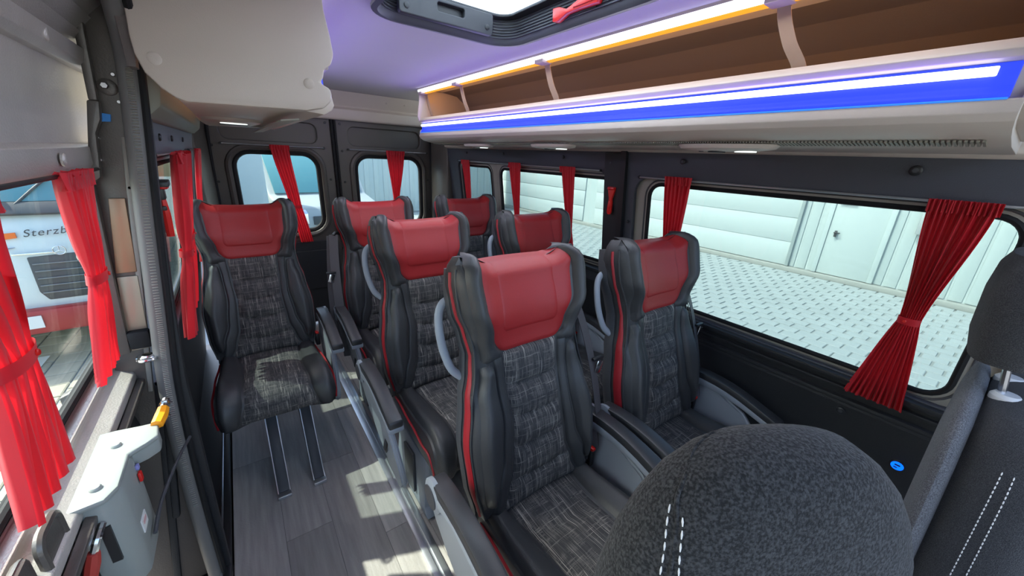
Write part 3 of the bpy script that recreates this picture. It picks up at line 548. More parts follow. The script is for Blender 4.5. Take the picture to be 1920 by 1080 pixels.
# ------------------------------------------------------------------ door drive box on the sliding door
db = empty('door_drive', (-0.27, 0.90, 0.70), 0, 'light grey electric door drive casing with red release lever on the sliding door', 'door drive')
O = Vector(db.location)
def dp(name, poly, a, b, m, bev=0.006, par=db): return prism(name, [(p[0] - O.x, p[1] - O.y) for p in poly], 'z', a - O.z, b - O.z, m, par, bev)
dp('casing', [(-0.322, 1.045), (-0.322, 0.825), (-0.279, 0.828), (-0.262, 0.86), (-0.262, 0.945), (-0.272, 1.0), (-0.295, 1.045)], 0.60, 0.828, drivebox, 0.010)
dp('top_flange', [(-0.330, 1.05), (-0.330, 0.815), (-0.278, 0.822), (-0.264, 0.85), (-0.264, 0.945), (-0.24, 0.965), (-0.222, 0.985), (-0.228, 1.04), (-0.26, 1.043), (-0.30, 1.050)], 0.826, 0.838, drivebox, 0.004)
dp('arm_shell', [(-0.285, 1.02), (-0.27, 0.96), (-0.244, 0.972), (-0.225, 0.99), (-0.228, 1.03), (-0.26, 1.036)], 0.79, 0.83, drivebox, 0.006)
for x, y in ((-0.295, 0.86), (-0.288, 0.985)):
    disc('bolt_cap', (x - O.x, y - O.y, 0.137), (0, 0, 1), 0.009, 0.007, drivebox, db, n=12)
box('data_plate', (0.009, -0.005, 0.0), (0.002, 0.035, 0.03), mat('white_sticker', (0.7, 0.7, 0.68), 0.5), db); box('plate_print', (0.0105, -0.005, 0.004), (0.001, 0.02, 0.008), mat('pink_print', (0.6, 0.35, 0.35), 0.5), db)
dp('slot', [(-0.298, 0.8235), (-0.284, 0.8235), (-0.284, 0.830), (-0.298, 0.830)], 0.69, 0.775, blackplast, 0)
lv = tube('release_lever', [(-0.292 - O.x, 0.826 - O.y, 0.785 - O.z), (-0.294 - O.x, 0.80 - O.y, 0.78 - O.z), (-0.303 - O.x, 0.79 - O.y, 0.755 - O.z)], 0.006, chrome, db)
tube('lever_grip', [(-0.302 - O.x, 0.79 - O.y, 0.760 - O.z), (-0.312 - O.x, 0.788 - O.y, 0.725 - O.z), (-0.328 - O.x, 0.784 - O.y, 0.675 - O.z)], [0.009, 0.011, 0.010, 0.009], mat('worn_red_grip', (0.42, 0.04, 0.03), 0.55), db)
box('rear_bracket', (-0.050, -0.092, 0.075), (0.014, 0.03, 0.09), drivebox, db, 0.004)
V = []; F = []
for i in range(10):
    z = -0.0 + 0.115 - i * 0.011; k = len(V); V += [(-0.055, -0.09, z), (-0.055, -0.105, z - 0.0055), (-0.055, -0.09, z - 0.011), (-0.051, -0.09, z), (-0.051, -0.105, z - 0.0055), (-0.051, -0.09, z - 0.011)]; F += [(k, k + 1, k + 2), (k + 3, k + 5, k + 4), (k, k + 3, k + 4, k + 1), (k + 1, k + 4, k + 5, k + 2)]
obj('toothed_rack', V, F, drivebox, db, smooth=False)['kind'] = 'stuff'
box('red_tag', (0.012, 0.045, 0.075), (0.006, 0.012, 0.022), redplast, db, 0.002); box('blue_tag', (0.010, 0.052, 0.095), (0.006, 0.010, 0.012), mat('lilac_clip', (0.25, 0.25, 0.55), 0.4), db, 0.002)
# yellow bolt connector between the arm and the pillar
cn = empty('door_connector', (-0.222, 1.055, 0.845), 0, 'orange and metal ball-joint connector at the tip of the grey drive arm', 'connector')
tube('joint_body', [(-0.006, -0.03, -0.006), (0.0, -0.005, 0.0), (0.002, 0.018, 0.004)], [0.012, 0.013, 0.011], orange, cn); tube('metal_stud', [(0.002, 0.014, 0.004), (0.006, 0.045, 0.012)], 0.007, chrome, cn, smooth_n=0); disc('nut', (0.005, 0.03, 0.006), (0, 1, 0.2), 0.013, 0.008, chrome, cn, n=6); tube('grease_nipple', [(0, 0.01, 0.0), (0.01, 0.012, -0.016)], 0.0035, chrome, cn, smooth_n=0)
tag(tube('brake_cable', [(-0.254, 0.90, 0.655), (-0.25, 0.98, 0.665), (-0.235, 1.10, 0.665), (-0.222, 1.26, 0.63)], 0.004, shellgrey), 'thin grey cable from the door drive casing to the pillar', 'cable')
# hinge bracket at the front foot of the door
hb = empty('door_handle_bracket', (-0.318, 0.745, 0.838), 0, 'rounded brown metal bracket at the front lower corner of the sliding door', 'bracket')
hp = rr(-0.036, 0.036, -0.045, 0.045, 0.02); MB = Matrix(((0, 0, 1, 0), (1, 0, 0, 0), (0, 1, 0, 0), (0, 0, 0, 1)))
tube('bracket_frame', [(0.0, p[0], p[1]) for p in hp], 0.007, brownmetal, hb, smooth_n=0, closed=True, up=(1, 0, 0)); plate('bracket_plate', rr(-0.032, 0.032, -0.040, 0.040, 0.018), [], 0.006, brownmetal, hb, MB, 0.001)
box('bracket_block', (-0.012, -0.075, 0.0), (0.02, 0.06, 0.09), brownmetal, hb, 0.012); disc('bolt', (-0.001, -0.075, 0.02), (1, 0, 0), 0.006, 0.004, chrome, hb, n=8); disc('bolt', (0.003, 0.0, -0.025), (1, 0, 0), 0.006, 0.004, chrome, hb, n=8); box('lower_link', (-0.008, -0.01, -0.085), (0.022, 0.045, 0.07), mat('pale_casting', (0.4, 0.4, 0.32), 0.5), hb, 0.012)

# ------------------------------------------------------------------ passenger seats
RA = math.radians(13); UP = Vector((0, math.sin(RA), math.cos(RA))); FW = Vector((0, -math.cos(RA), math.sin(RA)))
WT = [(0, .198), (.10, .215), (.22, .219), (.36, .200), (.44, .182), (.49, .176), (.55, .187), (.62, .207), (.68, .213), (.715, .207), (.745, .188), (.775, .165)]
BT = [(0, .030), (.15, .046), (.30, .042), (.42, .028), (.50, .034), (.60, .062), (.70, .070), (.755, .062)]     # wing height
CT = [(0, .030), (.12, .040), (.25, .046), (.40, .030), (.50, .030), (.60, .042), (.70, .030), (.755, .004)]     # centre depth
def topfall(x, s):
    return sstep(.66, .76, s)
def D(x, s):
    w = lerp_tab(WT, s); t = min(abs(x) / w, 1)
    d = lerp_tab(CT, s) + lerp_tab(BT, s) * (t ** 2.2) - 0.028 * sstep(.86, 1.0, t)
    if s > .70: d -= .05 * ((s - .70) / .055) ** 2 * (1 - .25 * t)
    return d
def bp(x, s, d):   # back point
    ear = 0.026 * sstep(0.60, 0.85, abs(x) / 0.2) * sstep(.62, .74, s)
    return Vector((x, 0, .45)) + UP * (s + ear) + FW * d
FE = [(0, .150), (.06, .128), (.14, .104), (.28, .094), (.40, .100), (.49, .104)]      # fabric edge
ME = [(0, .192), (.08, .172), (.18, .142), (.30, .128), (.40, .132), (.49, .140)]      # inner strip edge
def patch(name, m, s0, s1, xa, xb, parent, off=0.0, puff=0.010, nu=14, nv=34, quilt=None, wrap=None, edge=0.004):
    V = []; F = []; UV = []
    for j in range(nv + 1):
        t = j / nv; s = s0 + (s1 - s0) * t
        for i in range(nu + 1):
            u = i / nu; x = xa(s) + (xb(s) - xa(s)) * u
            e = (1 - abs(2 * u - 1) ** 6) * (1 if t > .5 and s1 > .7 else (1 - abs(2 * t - 1) ** 24))
            h = puff * e
            if quilt:
                dq = min(abs(s - (q - 0.016 * (1 - (2 * u - 1) ** 2))) for q in quilt); h *= 1 - 1.0 * math.exp(-(dq / 0.005) ** 2)
                h += 0.010 * e * (1 - math.exp(-(dq / 0.022) ** 2))
            V.append(bp(x, s if s < .738 else .738 + (s - .738) * .3, D(x, s) + off + h - (edge if e < 0.02 else 0))); UV.append((x, s))
    for j in range(nv):
        for i in range(nu):
            a = j * (nu + 1) + i; F.append((a, a + 1, a + nu + 2, a + nu + 1))
    return obj(name, V, F, m, parent, uv=UV, sharp=80)
# cushion
CP = [Vector((0, .035, .455)), Vector((0, -.08, .440)), Vector((0, -.24, .452)), Vector((0, -.36, .470)), Vector((0, -.425, .455)), Vector((0, -.455, .405)), Vector((0, -.450, .345))]
CQ = catmull(CP, 6)
def cpt(x, q, off):
    f = q * (len(CQ) - 1); k = min(int(f), len(CQ) - 2); p = CQ[k].lerp(CQ[k + 1], f - k); t = (CQ[k + 1] - CQ[k]).normalized(); nrm = Vector((0, t.z, -t.y)); nrm = nrm if nrm.z > -0.2 and (nrm.z > 0 or nrm.y < 0) else -nrm
    if nrm.y > 0.6: nrm = -nrm
    w = lerp_tab([(0, .200), (.5, .215), (.8, .222), (1, .215)], q); tt = min(abs(x) / w, 1)
    b = .026 * sstep(.45, .9, tt) - .02 * sstep(.9, 1.0, tt)
    return Vector((x, p.y, p.z)) + nrm * (off + b)
CW = lambda q: lerp_tab([(0, .200), (.5, .215), (.8, .222), (1, .215)], q)
def cpatch(name, m, q0, q1, xa, xb, parent, off=0, puff=.009, nu=12, nv=30, quilt=None):
    V = []; F = []; UV = []
    for j in range(nv + 1):
        t = j / nv; q = q0 + (q1 - q0) * t
        for i in range(nu + 1):
            u = i / nu; x = xa(q) + (xb(q) - xa(q)) * u; e = (1 - abs(2 * u - 1) ** 6) * (1 - abs(2 * t - 1) ** 24); h = puff * e
            if quilt:
                dq = min(abs(q - (k + 0.02 * (1 - (2 * u - 1) ** 2))) for k in quilt); h *= 1 - 1.0 * math.exp(-(dq / .009) ** 2); h += .008 * e * (1 - math.exp(-(dq / .04) ** 2))
            V.append(cpt(x, q, off + h - (.004 if e < .02 else 0))); UV.append((x, -q * 0.62))
    for j in range(nv):
        for i in range(nu):
            a = j * (nu + 1) + i; F.append((a, a + 1, a + nu + 2, a + nu + 1))
    return obj(name, V, F, m, parent, uv=UV, sharp=80)

def seat(x, y, label, arms=(-1, 1), handle=True, belt=0, single=False, yaw=0, ped=True):
    r = empty('passenger_seat', (x, y, 0), yaw, label, 'seat', 'red and black passenger seats')
    # backrest body
    V = []; F = []; nf = 20; S_ = [0.738 * k / 40 for k in range(41)]
    rings = []
    for s in S_:
        w = lerp_tab(WT, s); ring = []
        for i in range(nf + 1):
            xx = w * (2 * i / nf - 1); ring.append(bp(xx, s, D(xx, s) - .010 * sstep(.68, .73, s)))
        bk = -.050 + 0.03 * sstep(.66, .755, s)
        ring += [bp(w + .010, s, .035), bp(w + .012, s, .0), bp(w + .006, s, bk + .01), bp(w * .9, s, bk), *[bp(w * f, s, bk - .008 + .008 * abs(f)) for f in (.78, .68, .58, .45, .2, 0, -.2, -.45, -.58, -.68, -.78)], bp(-w * .9, s, bk), bp(-w - .006, s, bk + .01), bp(-w - .012, s, .0), bp(-w - .010, s, .035)]
        rings.append(ring)
    n = len(rings[0])
    for k in range(len(rings) - 1):
        for j in range(n): F.append((k * n + j, k * n + (j + 1) % n, k * n + n + (j + 1) % n, k * n + n + j))
    V = [p for q in rings for p in q]; top = rings[-1]
    F.append(tuple(range(n))[::-1])
    k0 = len(V) - n; c = bp(0, .690, -.010); V.append(c)
    for j in range(n): F.append((k0 + j, k0 + (j + 1) % n, len(V) - 1))
    body = obj('backrest', V, F, leather, r, sharp=70)
    # rear shell
    rings = []
    for k in range(21):
        s = -.03 + .74 * k / 20; w = lerp_tab(WT, max(s, 0)) + .013; b0 = -.030 if s < .62 else -.030 - .0 * s
        if s > .62: w -= (s - .62) * .12
        fr = -.018 + .022 * sstep(.05, .25, s) * (1 - sstep(.35, .6, s)) * 0
        rings.append([bp(w, s, fr), bp(w + .004, s, fr - .02), bp(w * .96, s, b0 - .035), bp(w * .6, s, b0 - .045), bp(-w * .6, s, b0 - .045), bp(-w * .96, s, b0 - .035), bp(-w - .004, s, fr - .02), bp(-w, s, fr)])
    loft('rear_shell', rings, shellgrey, r, True)
    # red headrest, insert
    def round_low(s, s0, rad, w): # half width with rounded lower corners
        t = max(0, min(1, (s - s0) / rad)); return w - rad * (1 - math.sqrt(max(0, 1 - (1 - t) ** 2)))
    HW = [(.475, .122), (.54, .134), (.62, .158), (.70, .163), (.745, .150), (.775, .128)]
    hw = lambda s: round_low(s, .478, .045, lerp_tab(HW, s))
    patch('headrest', redleather, .478, .772, lambda s: -hw(s), hw, r, off=.001, puff=.009, nu=22, nv=30)
    iw = lambda s: round_low(s, .535, .030, .108)
    patch('headrest_insert', redleather, .535, .772, lambda s: -iw(s), iw, r, off=.0065, puff=.007, nu=24, nv=30, edge=.004)
    # piping line round the insert
    # top cover strip of the insert over the crest
    fw = lambda s: lerp_tab(FE, s) - .002
    patch('backrest_panel', plaid, .0, .486, lambda s: -fw(s), fw, r, off=.001, puff=.010, nu=18, nv=56, quilt=(.095, .195, .29, .385))
    for sg in (-1, 1):
        a = lambda s, sg=sg: sg * (lerp_tab(FE, s) + .001); b = lambda s, sg=sg: sg * (lerp_tab(ME, s) - .001)
        patch('inner_bolster', leather, .0, .49, a, b, r, puff=.009, nu=8, nv=26)
        a = lambda s, sg=sg: sg * (lerp_tab(ME, s) + .001); b = lambda s, sg=sg: sg * (lerp_tab(WT, s) * .985)
        patch('outer_bolster', leather, .035, .46, a, b, r, off=.002, puff=.014, nu=8, nv=26)
        a = lambda s, sg=sg: sg * (max(hw(max(s, .478)), .0) if s > .478 else .10) ; b = lambda s, sg=sg: sg * (lerp_tab(WT, s) * .99)
        patch('headrest_wing', leather, .465, .772, lambda s, sg=sg: sg * (hw(s) if s > .50 else .105 + (hw(.50) - .105) * 0 + .0), b, r, off=.003, puff=.014, nu=8, nv=24)
        # red side strip, wider in the lower half
        P = []; 
        V = []; F = []
        m_ = 26
        for k in range(m_ + 1):
            s = .005 + .70 * k / m_; w = lerp_tab(WT, s) + .0125; wd = .006 + .012 * sstep(.02, .12, s) * (1 - sstep(.30, .52, s)); cd = .012
            for d_, o_ in ((cd + wd, 0), (cd + wd * .6, .004), (cd, .0055), (cd - wd * .6, .004), (cd - wd, 0)): V.append(bp(sg * (w + o_ - .001), s, d_))
        for k in range(m_):
            for j in range(4): F.append((k * 5 + j, k * 5 + j + 1, k * 5 + j + 6, k * 5 + j + 5))
        obj('side_piping', V, F, redtrim, r)
        tube('piping_cord', [bp(sg * (lerp_tab(WT, .01 + .7 * k / 14) + .010), .01 + .7 * k / 14, .038) for k in range(15)], .003, leather, r, n=6, smooth_n=3)
    # cushion
    rings = []
    for k in range(31):
        q = k / 30; w = CW(q); ring = [cpt(w * (2 * i / 16 - 1), q, 0) for i in range(17)]
        p = CQ[min(int(q * (len(CQ) - 1)), len(CQ) - 1)]; yb = max(p.y, -.40); zb = .345
        ring += [Vector((w + .008, (ring[-1].y + yb) / 2, (ring[-1].z * .6 + zb * .4))), Vector((w, yb, zb)), Vector((-w, yb, zb)), Vector((-w - .008, (ring[0].y + yb) / 2, (ring[0].z * .6 + zb * .4)))]
        rings.append(ring)
    cu = loft('seat_cushion', rings, leather, r, True)
    cf = lambda q: lerp_tab([(0, .135), (.35, .118), (.7, .125), (1, .150)], q)
    cpatch('cushion_panel', plaid, .02, .99, lambda q: -cf(q), cf, r, off=.001, quilt=(.22, .44, .66))
    for sg in (-1, 1):
        cpatch('cushion_bolster', leather, .02, .985, lambda q, sg=sg: sg * (cf(q) + .001), lambda q, sg=sg: sg * (CW(q) * .98), r, off=.001, puff=.012, nu=8)
        tube('cushion_piping', [(sg * (CW(min(1, k / 9)) + .009), -.01 - .40 * min(1, k / 8), .425 + .012 * math.sin(k / 9 * PI)) for k in range(9)] + [(sg * .226, -.44, .39), (sg * .222, -.445, .35)], .0045, redtrim, r, n=6, smooth_n=3)
    box('under_frame', (0, -.19, .325), (.38, .40, .04), blackplast, r, .006)
    box('rear_frame', (0, .02, .40), (.36, .06, .12), blackplast, r, .01)
    # armrests with side panels
    for sg in arms:
        X = -.315 if (sg < 0 and x < 1 and y < 2) else sg * .270
        def ap(u, dz): # arc of the armrest
            yy = .055 - .40 * u; zz = .612 + .022 * math.sin(min(1, u * 1.1 + .1) * PI * .75) - .065 * u ** 2; return yy, zz + dz
        P = [ap(u / 8, .0) for u in range(9)] + [ap(1 - u / 8, -.030 - .008 * math.sin(u / 8 * PI)) for u in range(9)]
        pad = prism('armrest', P, 'x', X - .026, X + .026, padblack, r, .007)
        P = [ap(u / 8, -.026) for u in range(9)] + [ap(1 - u / 8, -.060 + .012 * (1 - u / 8)) for u in range(9)]
        prism('armrest_body', P, 'x', X - .028, X + .028, greyplast, r, .006)
        # pivot boss
        q = disc('pivot_boss', (X + sg * .012, .030, .575), (sg, 0, 0), .048, .018, greyplast, r, n=22); disc('pivot_cap', (X + sg * .0300, .030, .575), (sg, 0, 0), .034, .003, shellgrey, q, n=22, dome=.2)
        xo = X + sg * (.022 if X < -.3 else .008); 
        poly = [(.075, .60), (.078, .54), (.045, .47), (-.02, .40), (-.12, .325), (-.24, .262), (-.31, .245), (-.352, .262), (-.372, .30), (-.35, .37), (-.29, .46), (-.22, .53), (-.10, .575), (0, .61)]
        bm = bmesh.new()
        def tilt(z): return -sg * .025 * (1 - (z - .25) / .36)
        v0 = [bm.verts.new((xo + tilt(p[1]), p[0], p[1])) for p in poly]; v1 = [bm.verts.new((xo - sg * .022 + tilt(p[1]), p[0], p[1])) for p in poly]
        bm.faces.new(v0); bm.faces.new(v1[::-1])
        for i in range(len(poly)): bm.faces.new((v0[i], v1[i], v1[(i + 1) % len(poly)], v0[(i + 1) % len(poly)]))
        bmesh.ops.recalc_face_normals(bm, faces=bm.faces); bmesh.ops.bevel(bm, geom=[e for e in bm.edges if e.calc_face_angle(0) > .6], offset=.007, segments=3, affect='EDGES')
        me = bpy.data.meshes.new('side_panel'); bm.to_mesh(me); bm.free(); me.set_sharp_from_angle(angle=math.radians(50)); sp = link('side_panel', me, greyplast, r)
        # recline lever in a dark slot
        Mr = Matrix.Rotation(math.radians(-32), 3, 'X')
        for nm, c, s_, mm in (('lever_slot', (xo + sg * .001 + tilt(.36), -.215, .37), (.004, .034, .085), blackplast), ('recline_lever', (xo + sg * .003 + tilt(.36), -.21, .365), (.006, .018, .060), shellgrey)): box(nm, c, s_, mm, r if nm == 'recline_lever' else sp, .002, rot=Matrix.Rotation(math.radians(28), 3, 'X'))
        # inner side of the panel: buckle
        box('buckle', (X - sg * .045, -.02, .47), (.022, .05, .07), blackplast, r, .006, rot=None); box('buckle_button', (X - sg * .045, -.035, .510), (.016, .028, .012), redplast, r, .003)
    if handle:
        tube('grab_handle', [bp(-.17, .635, -.040), bp(-.215, .640, -.045), bp(-.238, .615, -.048), bp(-.244, .56, -.048), bp(-.238, .50, -.048), bp(-.222, .445, -.045), bp(-.195, .415, -.04)], .0105, greyplast, r, n=10, flat=1.2)
    if belt:
        sg = belt
        tube('belt_guide', [bp(sg * .195, .565, -.02), bp(sg * .222, .575, -.01), bp(sg * .240, .56, 0.0)], .010, blackplast, r)
        P = [bp(sg * .240, .565, .0), bp(sg * .256, .45, .022), bp(sg * .268, .30, .038), bp(sg * .272, .15, .046), bp(sg * .270, .02, .050), Vector((sg * .262, -.05, .33))]
        ribbon('belt_webbing', P, .046, .002, (1, .35 * sg, 0), beltgrey, r)
        P = [bp(sg * .252, .56, -.010), bp(sg * .275, .40, .006), bp(sg * .292, .25, .014), bp(sg * .298, .10, .016), bp(sg * .296, -.05, .01)]
        ribbon('belt_webbing', P, .046, .002, (1, .6 * sg, 0), beltgrey, r)
        t_ = bp(sg * .288, .33, .03)
        box('belt_stop', t_ + Vector((0, -.004, .03)), (.05, .014, .012), blackplast, r, .004); box('belt_tongue', t_ + Vector((sg * .002, -.012, 0)), (.028, .004, .045), chrome, r, .002, rot=Matrix.Rotation(math.radians(18), 3, 'Y'))
    if single:
        for dx in (-.045, .095):
            prism('leg', [(-.20, .33), (-.34, .315), (-.52, .045), (-.58, .012), (-.58, .0), (-.36, .0), (-.20, .20)] if False else [(-.10, .33), (-.30, .33), (-.50, .05), (-.55, .02), (-.55, .0), (-.42, .0), (-.12, .25)], 'x', dx - .022, dx + .022, shellgrey, r, .003)
            for e in (-1, 1): prism('leg_edge', [(-.302, .33), (-.306, .33), (-.506, .05), (-.556, .018), (-.55, .022), (-.50, .056)], 'x', dx + e * .0225 - .002, dx + e * .0225 + .002, alu, r)
            box('foot', (dx, -.565, .010), (.052, .028, .016), alu, r, .003)
        box('wall_mount', (-.19, -.1, .30), (.05, .5, .05), blackplast, r, .008)
    elif ped:
        for dx in (-.19, .17):
            prism('leg', [(-.04, .32), (-.33, .32), (-.30, .05), (-.33, .012), (.06, .012), (.02, .05)], 'x', dx - .018, dx + .018, greyplast, r, .005)
        box('leg_cover', (-.215, -.17, .17), (.012, .10, .20), shellgrey, r, .004); box('cross_bar', (0, -.14, .06), (.36, .05, .04), shellgrey, r, .006)
    return r
Y1, Y2, Y3 = 0.70, 1.43, 2.10
seat(0.645, Y1, 'aisle seat of the front row with its seat belt hanging on the window side', belt=1)
seat(1.255, Y1 - .03, 'window seat of the front row beside the big tied-back curtain', belt=1)
seat(0.645, Y2, 'aisle seat of the second row with a grey side panel towards the walkway')
seat(1.255, Y2 - .03, 'window seat of the second row beside the dark pillar with the red hammer', belt=1)
seat(0.645, Y3 + .02, 'aisle seat of the rearmost row with belt at its left', handle=False, belt=-1)
seat(1.270, Y3 + .06, 'window seat in the rear right corner, farthest from the aisle', handle=False)
seat(0.015, Y3 + .02, 'single seat on two metal legs left of the aisle', arms=(1,), handle=False, single=True)

# ------------------------------------------------------------------ curtains
def curtain(label, side, top, tie, bot, inset, nf=9, amp=0.010, X=None, tie_side=1, zt=None, ruffle=True, group='red window curtains'):
    """top/tie/bot: (ya, yb, z) along the wall; side +1 right wall, -1 left wall, 2 rear (then ya,yb are x), -2 sliding door"""
    r = empty('curtain', (0, 0, 0), 0, label, 'curtain', group)
    def wp(h, z, d):
        if side == 1: return Vector((XR(z) - inset - d, h, z))
        if side == -1: return Vector((XL(z) + inset + d, h, z))
        if side == -2: return Vector((XD(z) + inset + d, h, z))
        return Vector((h, 3.36 - inset - d, z))
    nu = nf * 6; nv = 40; rows = [(top[2] + .010, top), (top[2], top)]
    V = []; F = []; rnd = [random.uniform(-.25, .25) for _ in range(nf + 2)]; ph = random.uniform(0, 6)
    zs = [top[2] + .012 - (top[2] + .012 - bot[2]) * j / nv for j in range(nv + 1)]
    for j, z in enumerate(zs):
        if z >= tie[2]:
            t = max(0, min(1, (top[2] - z) / (top[2] - tie[2]))); t = t * t * (3 - 2 * t) * .55 + t * .45; a = top[0] + (tie[0] - top[0]) * t; b = top[1] + (tie[1] - top[1]) * t
        else:
            t = (tie[2] - z) / (tie[2] - bot[2]); t = t ** .85; a = tie[0] + (bot[0] - tie[0]) * t; b = tie[1] + (bot[1] - tie[1]) * t
        near = math.exp(-((z - tie[2]) / .05) ** 2); am = amp * (1 - .45 * near)
        for i in range(nu + 1):
            u = i / nu; k = u * nf; w = math.sin(2 * PI * k + .5 * math.sin(3 * u + ph) + rnd[int(k)] * 2)
            h = a + (b - a) * (u + .012 * math.sin(4 * PI * k + ph + z * 9)); d = am * (w + .35 * math.sin(2 * PI * k * .5 + z * 7 + ph)) + .006 * near * (1 - (2 * u - 1) ** 2)
            zz = z + (0.006 * math.sin(2 * PI * k * 1.5 + ph) if j in (0,) else 0) + (.010 * (u - .5) * 0 + .004 * w if j == nv else 0)
            V.append(wp(h, zz, d + .012))
    for j in range(nv):
        for i in range(nu):
            a = j * (nu + 1) + i; F.append((a, a + 1, a + nu + 2, a + nu + 1))
    o = obj('cloth', V, F, curtainm, r, sharp=180)
    if ruffle:
        V = []; F = []; n = nf * 8
        for j in range(4):
            for i in range(n + 1):
                u = i / n; V.append(wp(top[0] - .004 + (top[1] - top[0] + .008) * u, top[2] + .016 - .011 * j, .016 + (.007 + .002 * (j == 3)) * math.sin(2 * PI * u * nf * 1.3 + j * .4 + ph)))
        for j in range(3):
            for i in range(n): a = j * (n + 1) + i; F.append((a, a + 1, a + n + 2, a + n + 1))
        obj('header', V, F, curtainm, r, sharp=180)
    # tie band wrapped round the gathered cloth
    a, b, z = tie; c = (a + b) / 2; w = (b - a) / 2 + .0015; P = []; m_ = 20; V = []; F = []
    for zz in (z + .011, z - .011):
        for k in range(m_): an = 2 * PI * k / m_; V.append(wp(c + w * math.cos(an), zz, .014 + (amp * .75 + .007) * math.sin(an)))
    for k in range(m_): F.append((k, (k + 1) % m_, m_ + (k + 1) % m_, m_ + k))
    tb = obj('tie_band', V, F, curtainm, r, sharp=180)
    q = wp(c + w * .3 * tie_side, z, .014 + amp * .75 + .007); disc('snap_button', q, wp(c, z, 1) - wp(c, z, 0), .005, .003, redplast, tb, n=10)
    return r
curtain('large red curtain tied back in an hourglass at the near end of the big window', 1, (.055, .178, 1.385), (.105, .152, 1.052), (.065, .212, .752), .018, nf=11, amp=.012)
curtain('narrow red curtain hanging behind the front window seat', 1, (.86, .975, 1.392), (.885, .95, 1.05), (.86, .98, .77), .016, nf=6)
curtain('red curtain beside the dark pillar in the second right window', 1, (1.53, 1.635, 1.405), (1.55, 1.595, 1.07), (1.53, 1.64, .80), .016, nf=5, amp=.008)
curtain('red curtain at the far end of the second right window', 1, (2.02, 2.15, 1.408), (2.06, 2.12, 1.07), (2.03, 2.14, .80), .016, nf=5, amp=.008)
curtain('red curtain in the small rearmost right window', 1, (2.68, 2.81, 1.405), (2.72, 2.79, 1.07), (2.7, 2.80, .80), .016, nf=5, amp=.008)
curtain('sheer red curtain over the left rear-door window', 2, (.248, .365, 1.445), (.32, .40, 1.02), (.36, .45, .74), .012, nf=6, amp=.008)
curtain('sheer red curtain over the right rear-door window', 2, (1.085, 1.235, 1.445), (1.125, 1.17, 1.02), (1.10, 1.2, .74), .012, nf=6, amp=.008)
curtain('red curtain in front half of the double curtain by the pillar', -1, (1.585, 1.66, 1.402), (1.59, 1.655, 1.10), (1.59, 1.665, .80), .035, nf=4, amp=.016)
curtain('red curtain in rear half of the double curtain behind the pillar', -1, (1.80, 2.08, 1.402), (1.82, 2.06, 1.10), (1.82, 2.08, .80), .022, nf=6, amp=.016)
curtain('narrow red curtain in the small rear left window', -1, (2.70, 3.02, 1.402), (2.74, 2.98, 1.07), (2.7, 3.0, .80), .022, nf=5, amp=.010)
curtain('sunlit red curtain at the rear edge of the sliding-door window', -2, (1.025, 1.19, 1.372), (1.11, 1.20, 1.165), (1.075, 1.24, .935), .018, nf=8, amp=.011)
curtain('sunlit red curtain at the front of the sliding-door window', -2, (.57, .765, 1.372), (.685, .785, 1.165), (.69, .845, .925), .018, nf=9, amp=.012)

# ------------------------------------------------------------------ cab seats in the foreground
def superring(cx, cy, w, t, z, n=28, p=2.8, lean=0, rx=None):
    out = []
    for k in range(n):
        a = 2 * PI * k / n; c, s = math.cos(a), math.sin(a)
        out.append(Vector((cx + w * math.copysign(abs(c) ** (2 / p), c), cy + t * math.copysign(abs(s) ** (2 / p), s), z)))
    return out
def padded(name, prof, m, parent, lean=0.16, n=32, p=2.6):
    """stack of super-ellipse rings: (z, half width, half depth)"""
    return loft(name, [superring(0, lean * z, w, t, z, n, p) for z, w, t in prof], m, parent, True)
def stitch_line(name, pts, parent, L=.007, gap=.004, r=.0013):
    Q = catmull(pts, 20); V = []; F = []; acc = 0; on = True; start = Q[0]
    d = [0]
    for a, b in zip(Q, Q[1:]): d.append(d[-1] + (b - a).length)
    def at(s):
        for i in range(len(d) - 1):
            if s <= d[i + 1]: return Q[i].lerp(Q[i + 1], (s - d[i]) / max(1e-9, d[i + 1] - d[i]))
        return Q[-1]
    s = 0
    while s + L < d[-1]:
        a, b = at(s), at(s + L); t = (b - a).normalized(); u = t.orthogonal().normalized(); w = t.cross(u); k = len(V)
        for q, sc in ((a, .5), ((a + b) / 2, 1), (b, .5)):
            for j in range(5): an = 2 * PI * j / 5; V.append(q + (u * math.cos(an) + w * math.sin(an)) * r * sc)
        for g in range(2):
            for j in range(5): F.append((k + g * 5 + j, k + g * 5 + (j + 1) % 5, k + g * 5 + 5 + (j + 1) % 5, k + g * 5 + 5 + j))
        s += L + gap
    o = obj(name, V, F, whitestitch, parent); o['kind'] = 'stuff'; return o
CS = empty('cab_seat', (0.568, 0.082, 0.490), math.radians(-30), 'dark nubby fabric cab seatback without headrest, white stitching, in the near foreground', 'seat')
prof = [(0, .24, .09), (.2, .258, .094), (.34, .252, .093), (.42, .232, .090), (.48, .207, .084), (.53, .176, .075), (.565, .142, .063), (.588, .108, .048), (.600, .055, .024), (.603, .015, .006)]
padded('backrest', prof, cabfabric, CS, .06)
def onback(a, z, e=.002):
    w = lerp_tab([(q[0], q[1]) for q in prof], z); t = lerp_tab([(q[0], q[2]) for q in prof], z); c, s = math.cos(a), math.sin(a); p = 2.6
    return Vector(((w + e) * math.copysign(abs(c) ** (2 / p), c), .06 * z + (t + e) * math.copysign(abs(s) ** (2 / p), s), z))
for da in (0, 9): stitch_line('stitching', [onback(math.radians(a + da), z + da * .0008) for a, z in ((220, .38), (216, .43), (209, .47), (200, .505), (192, .525))], CS, .011, .005, .0016)
tube('seam_welt', [onback(math.radians(a), z, -.0005) for a, z in ((225, .38), (221, .43), (214, .47), (205, .509), (195, .534), (182, .556), (166, .575), (142, .588))], .003, cabfabric, CS)
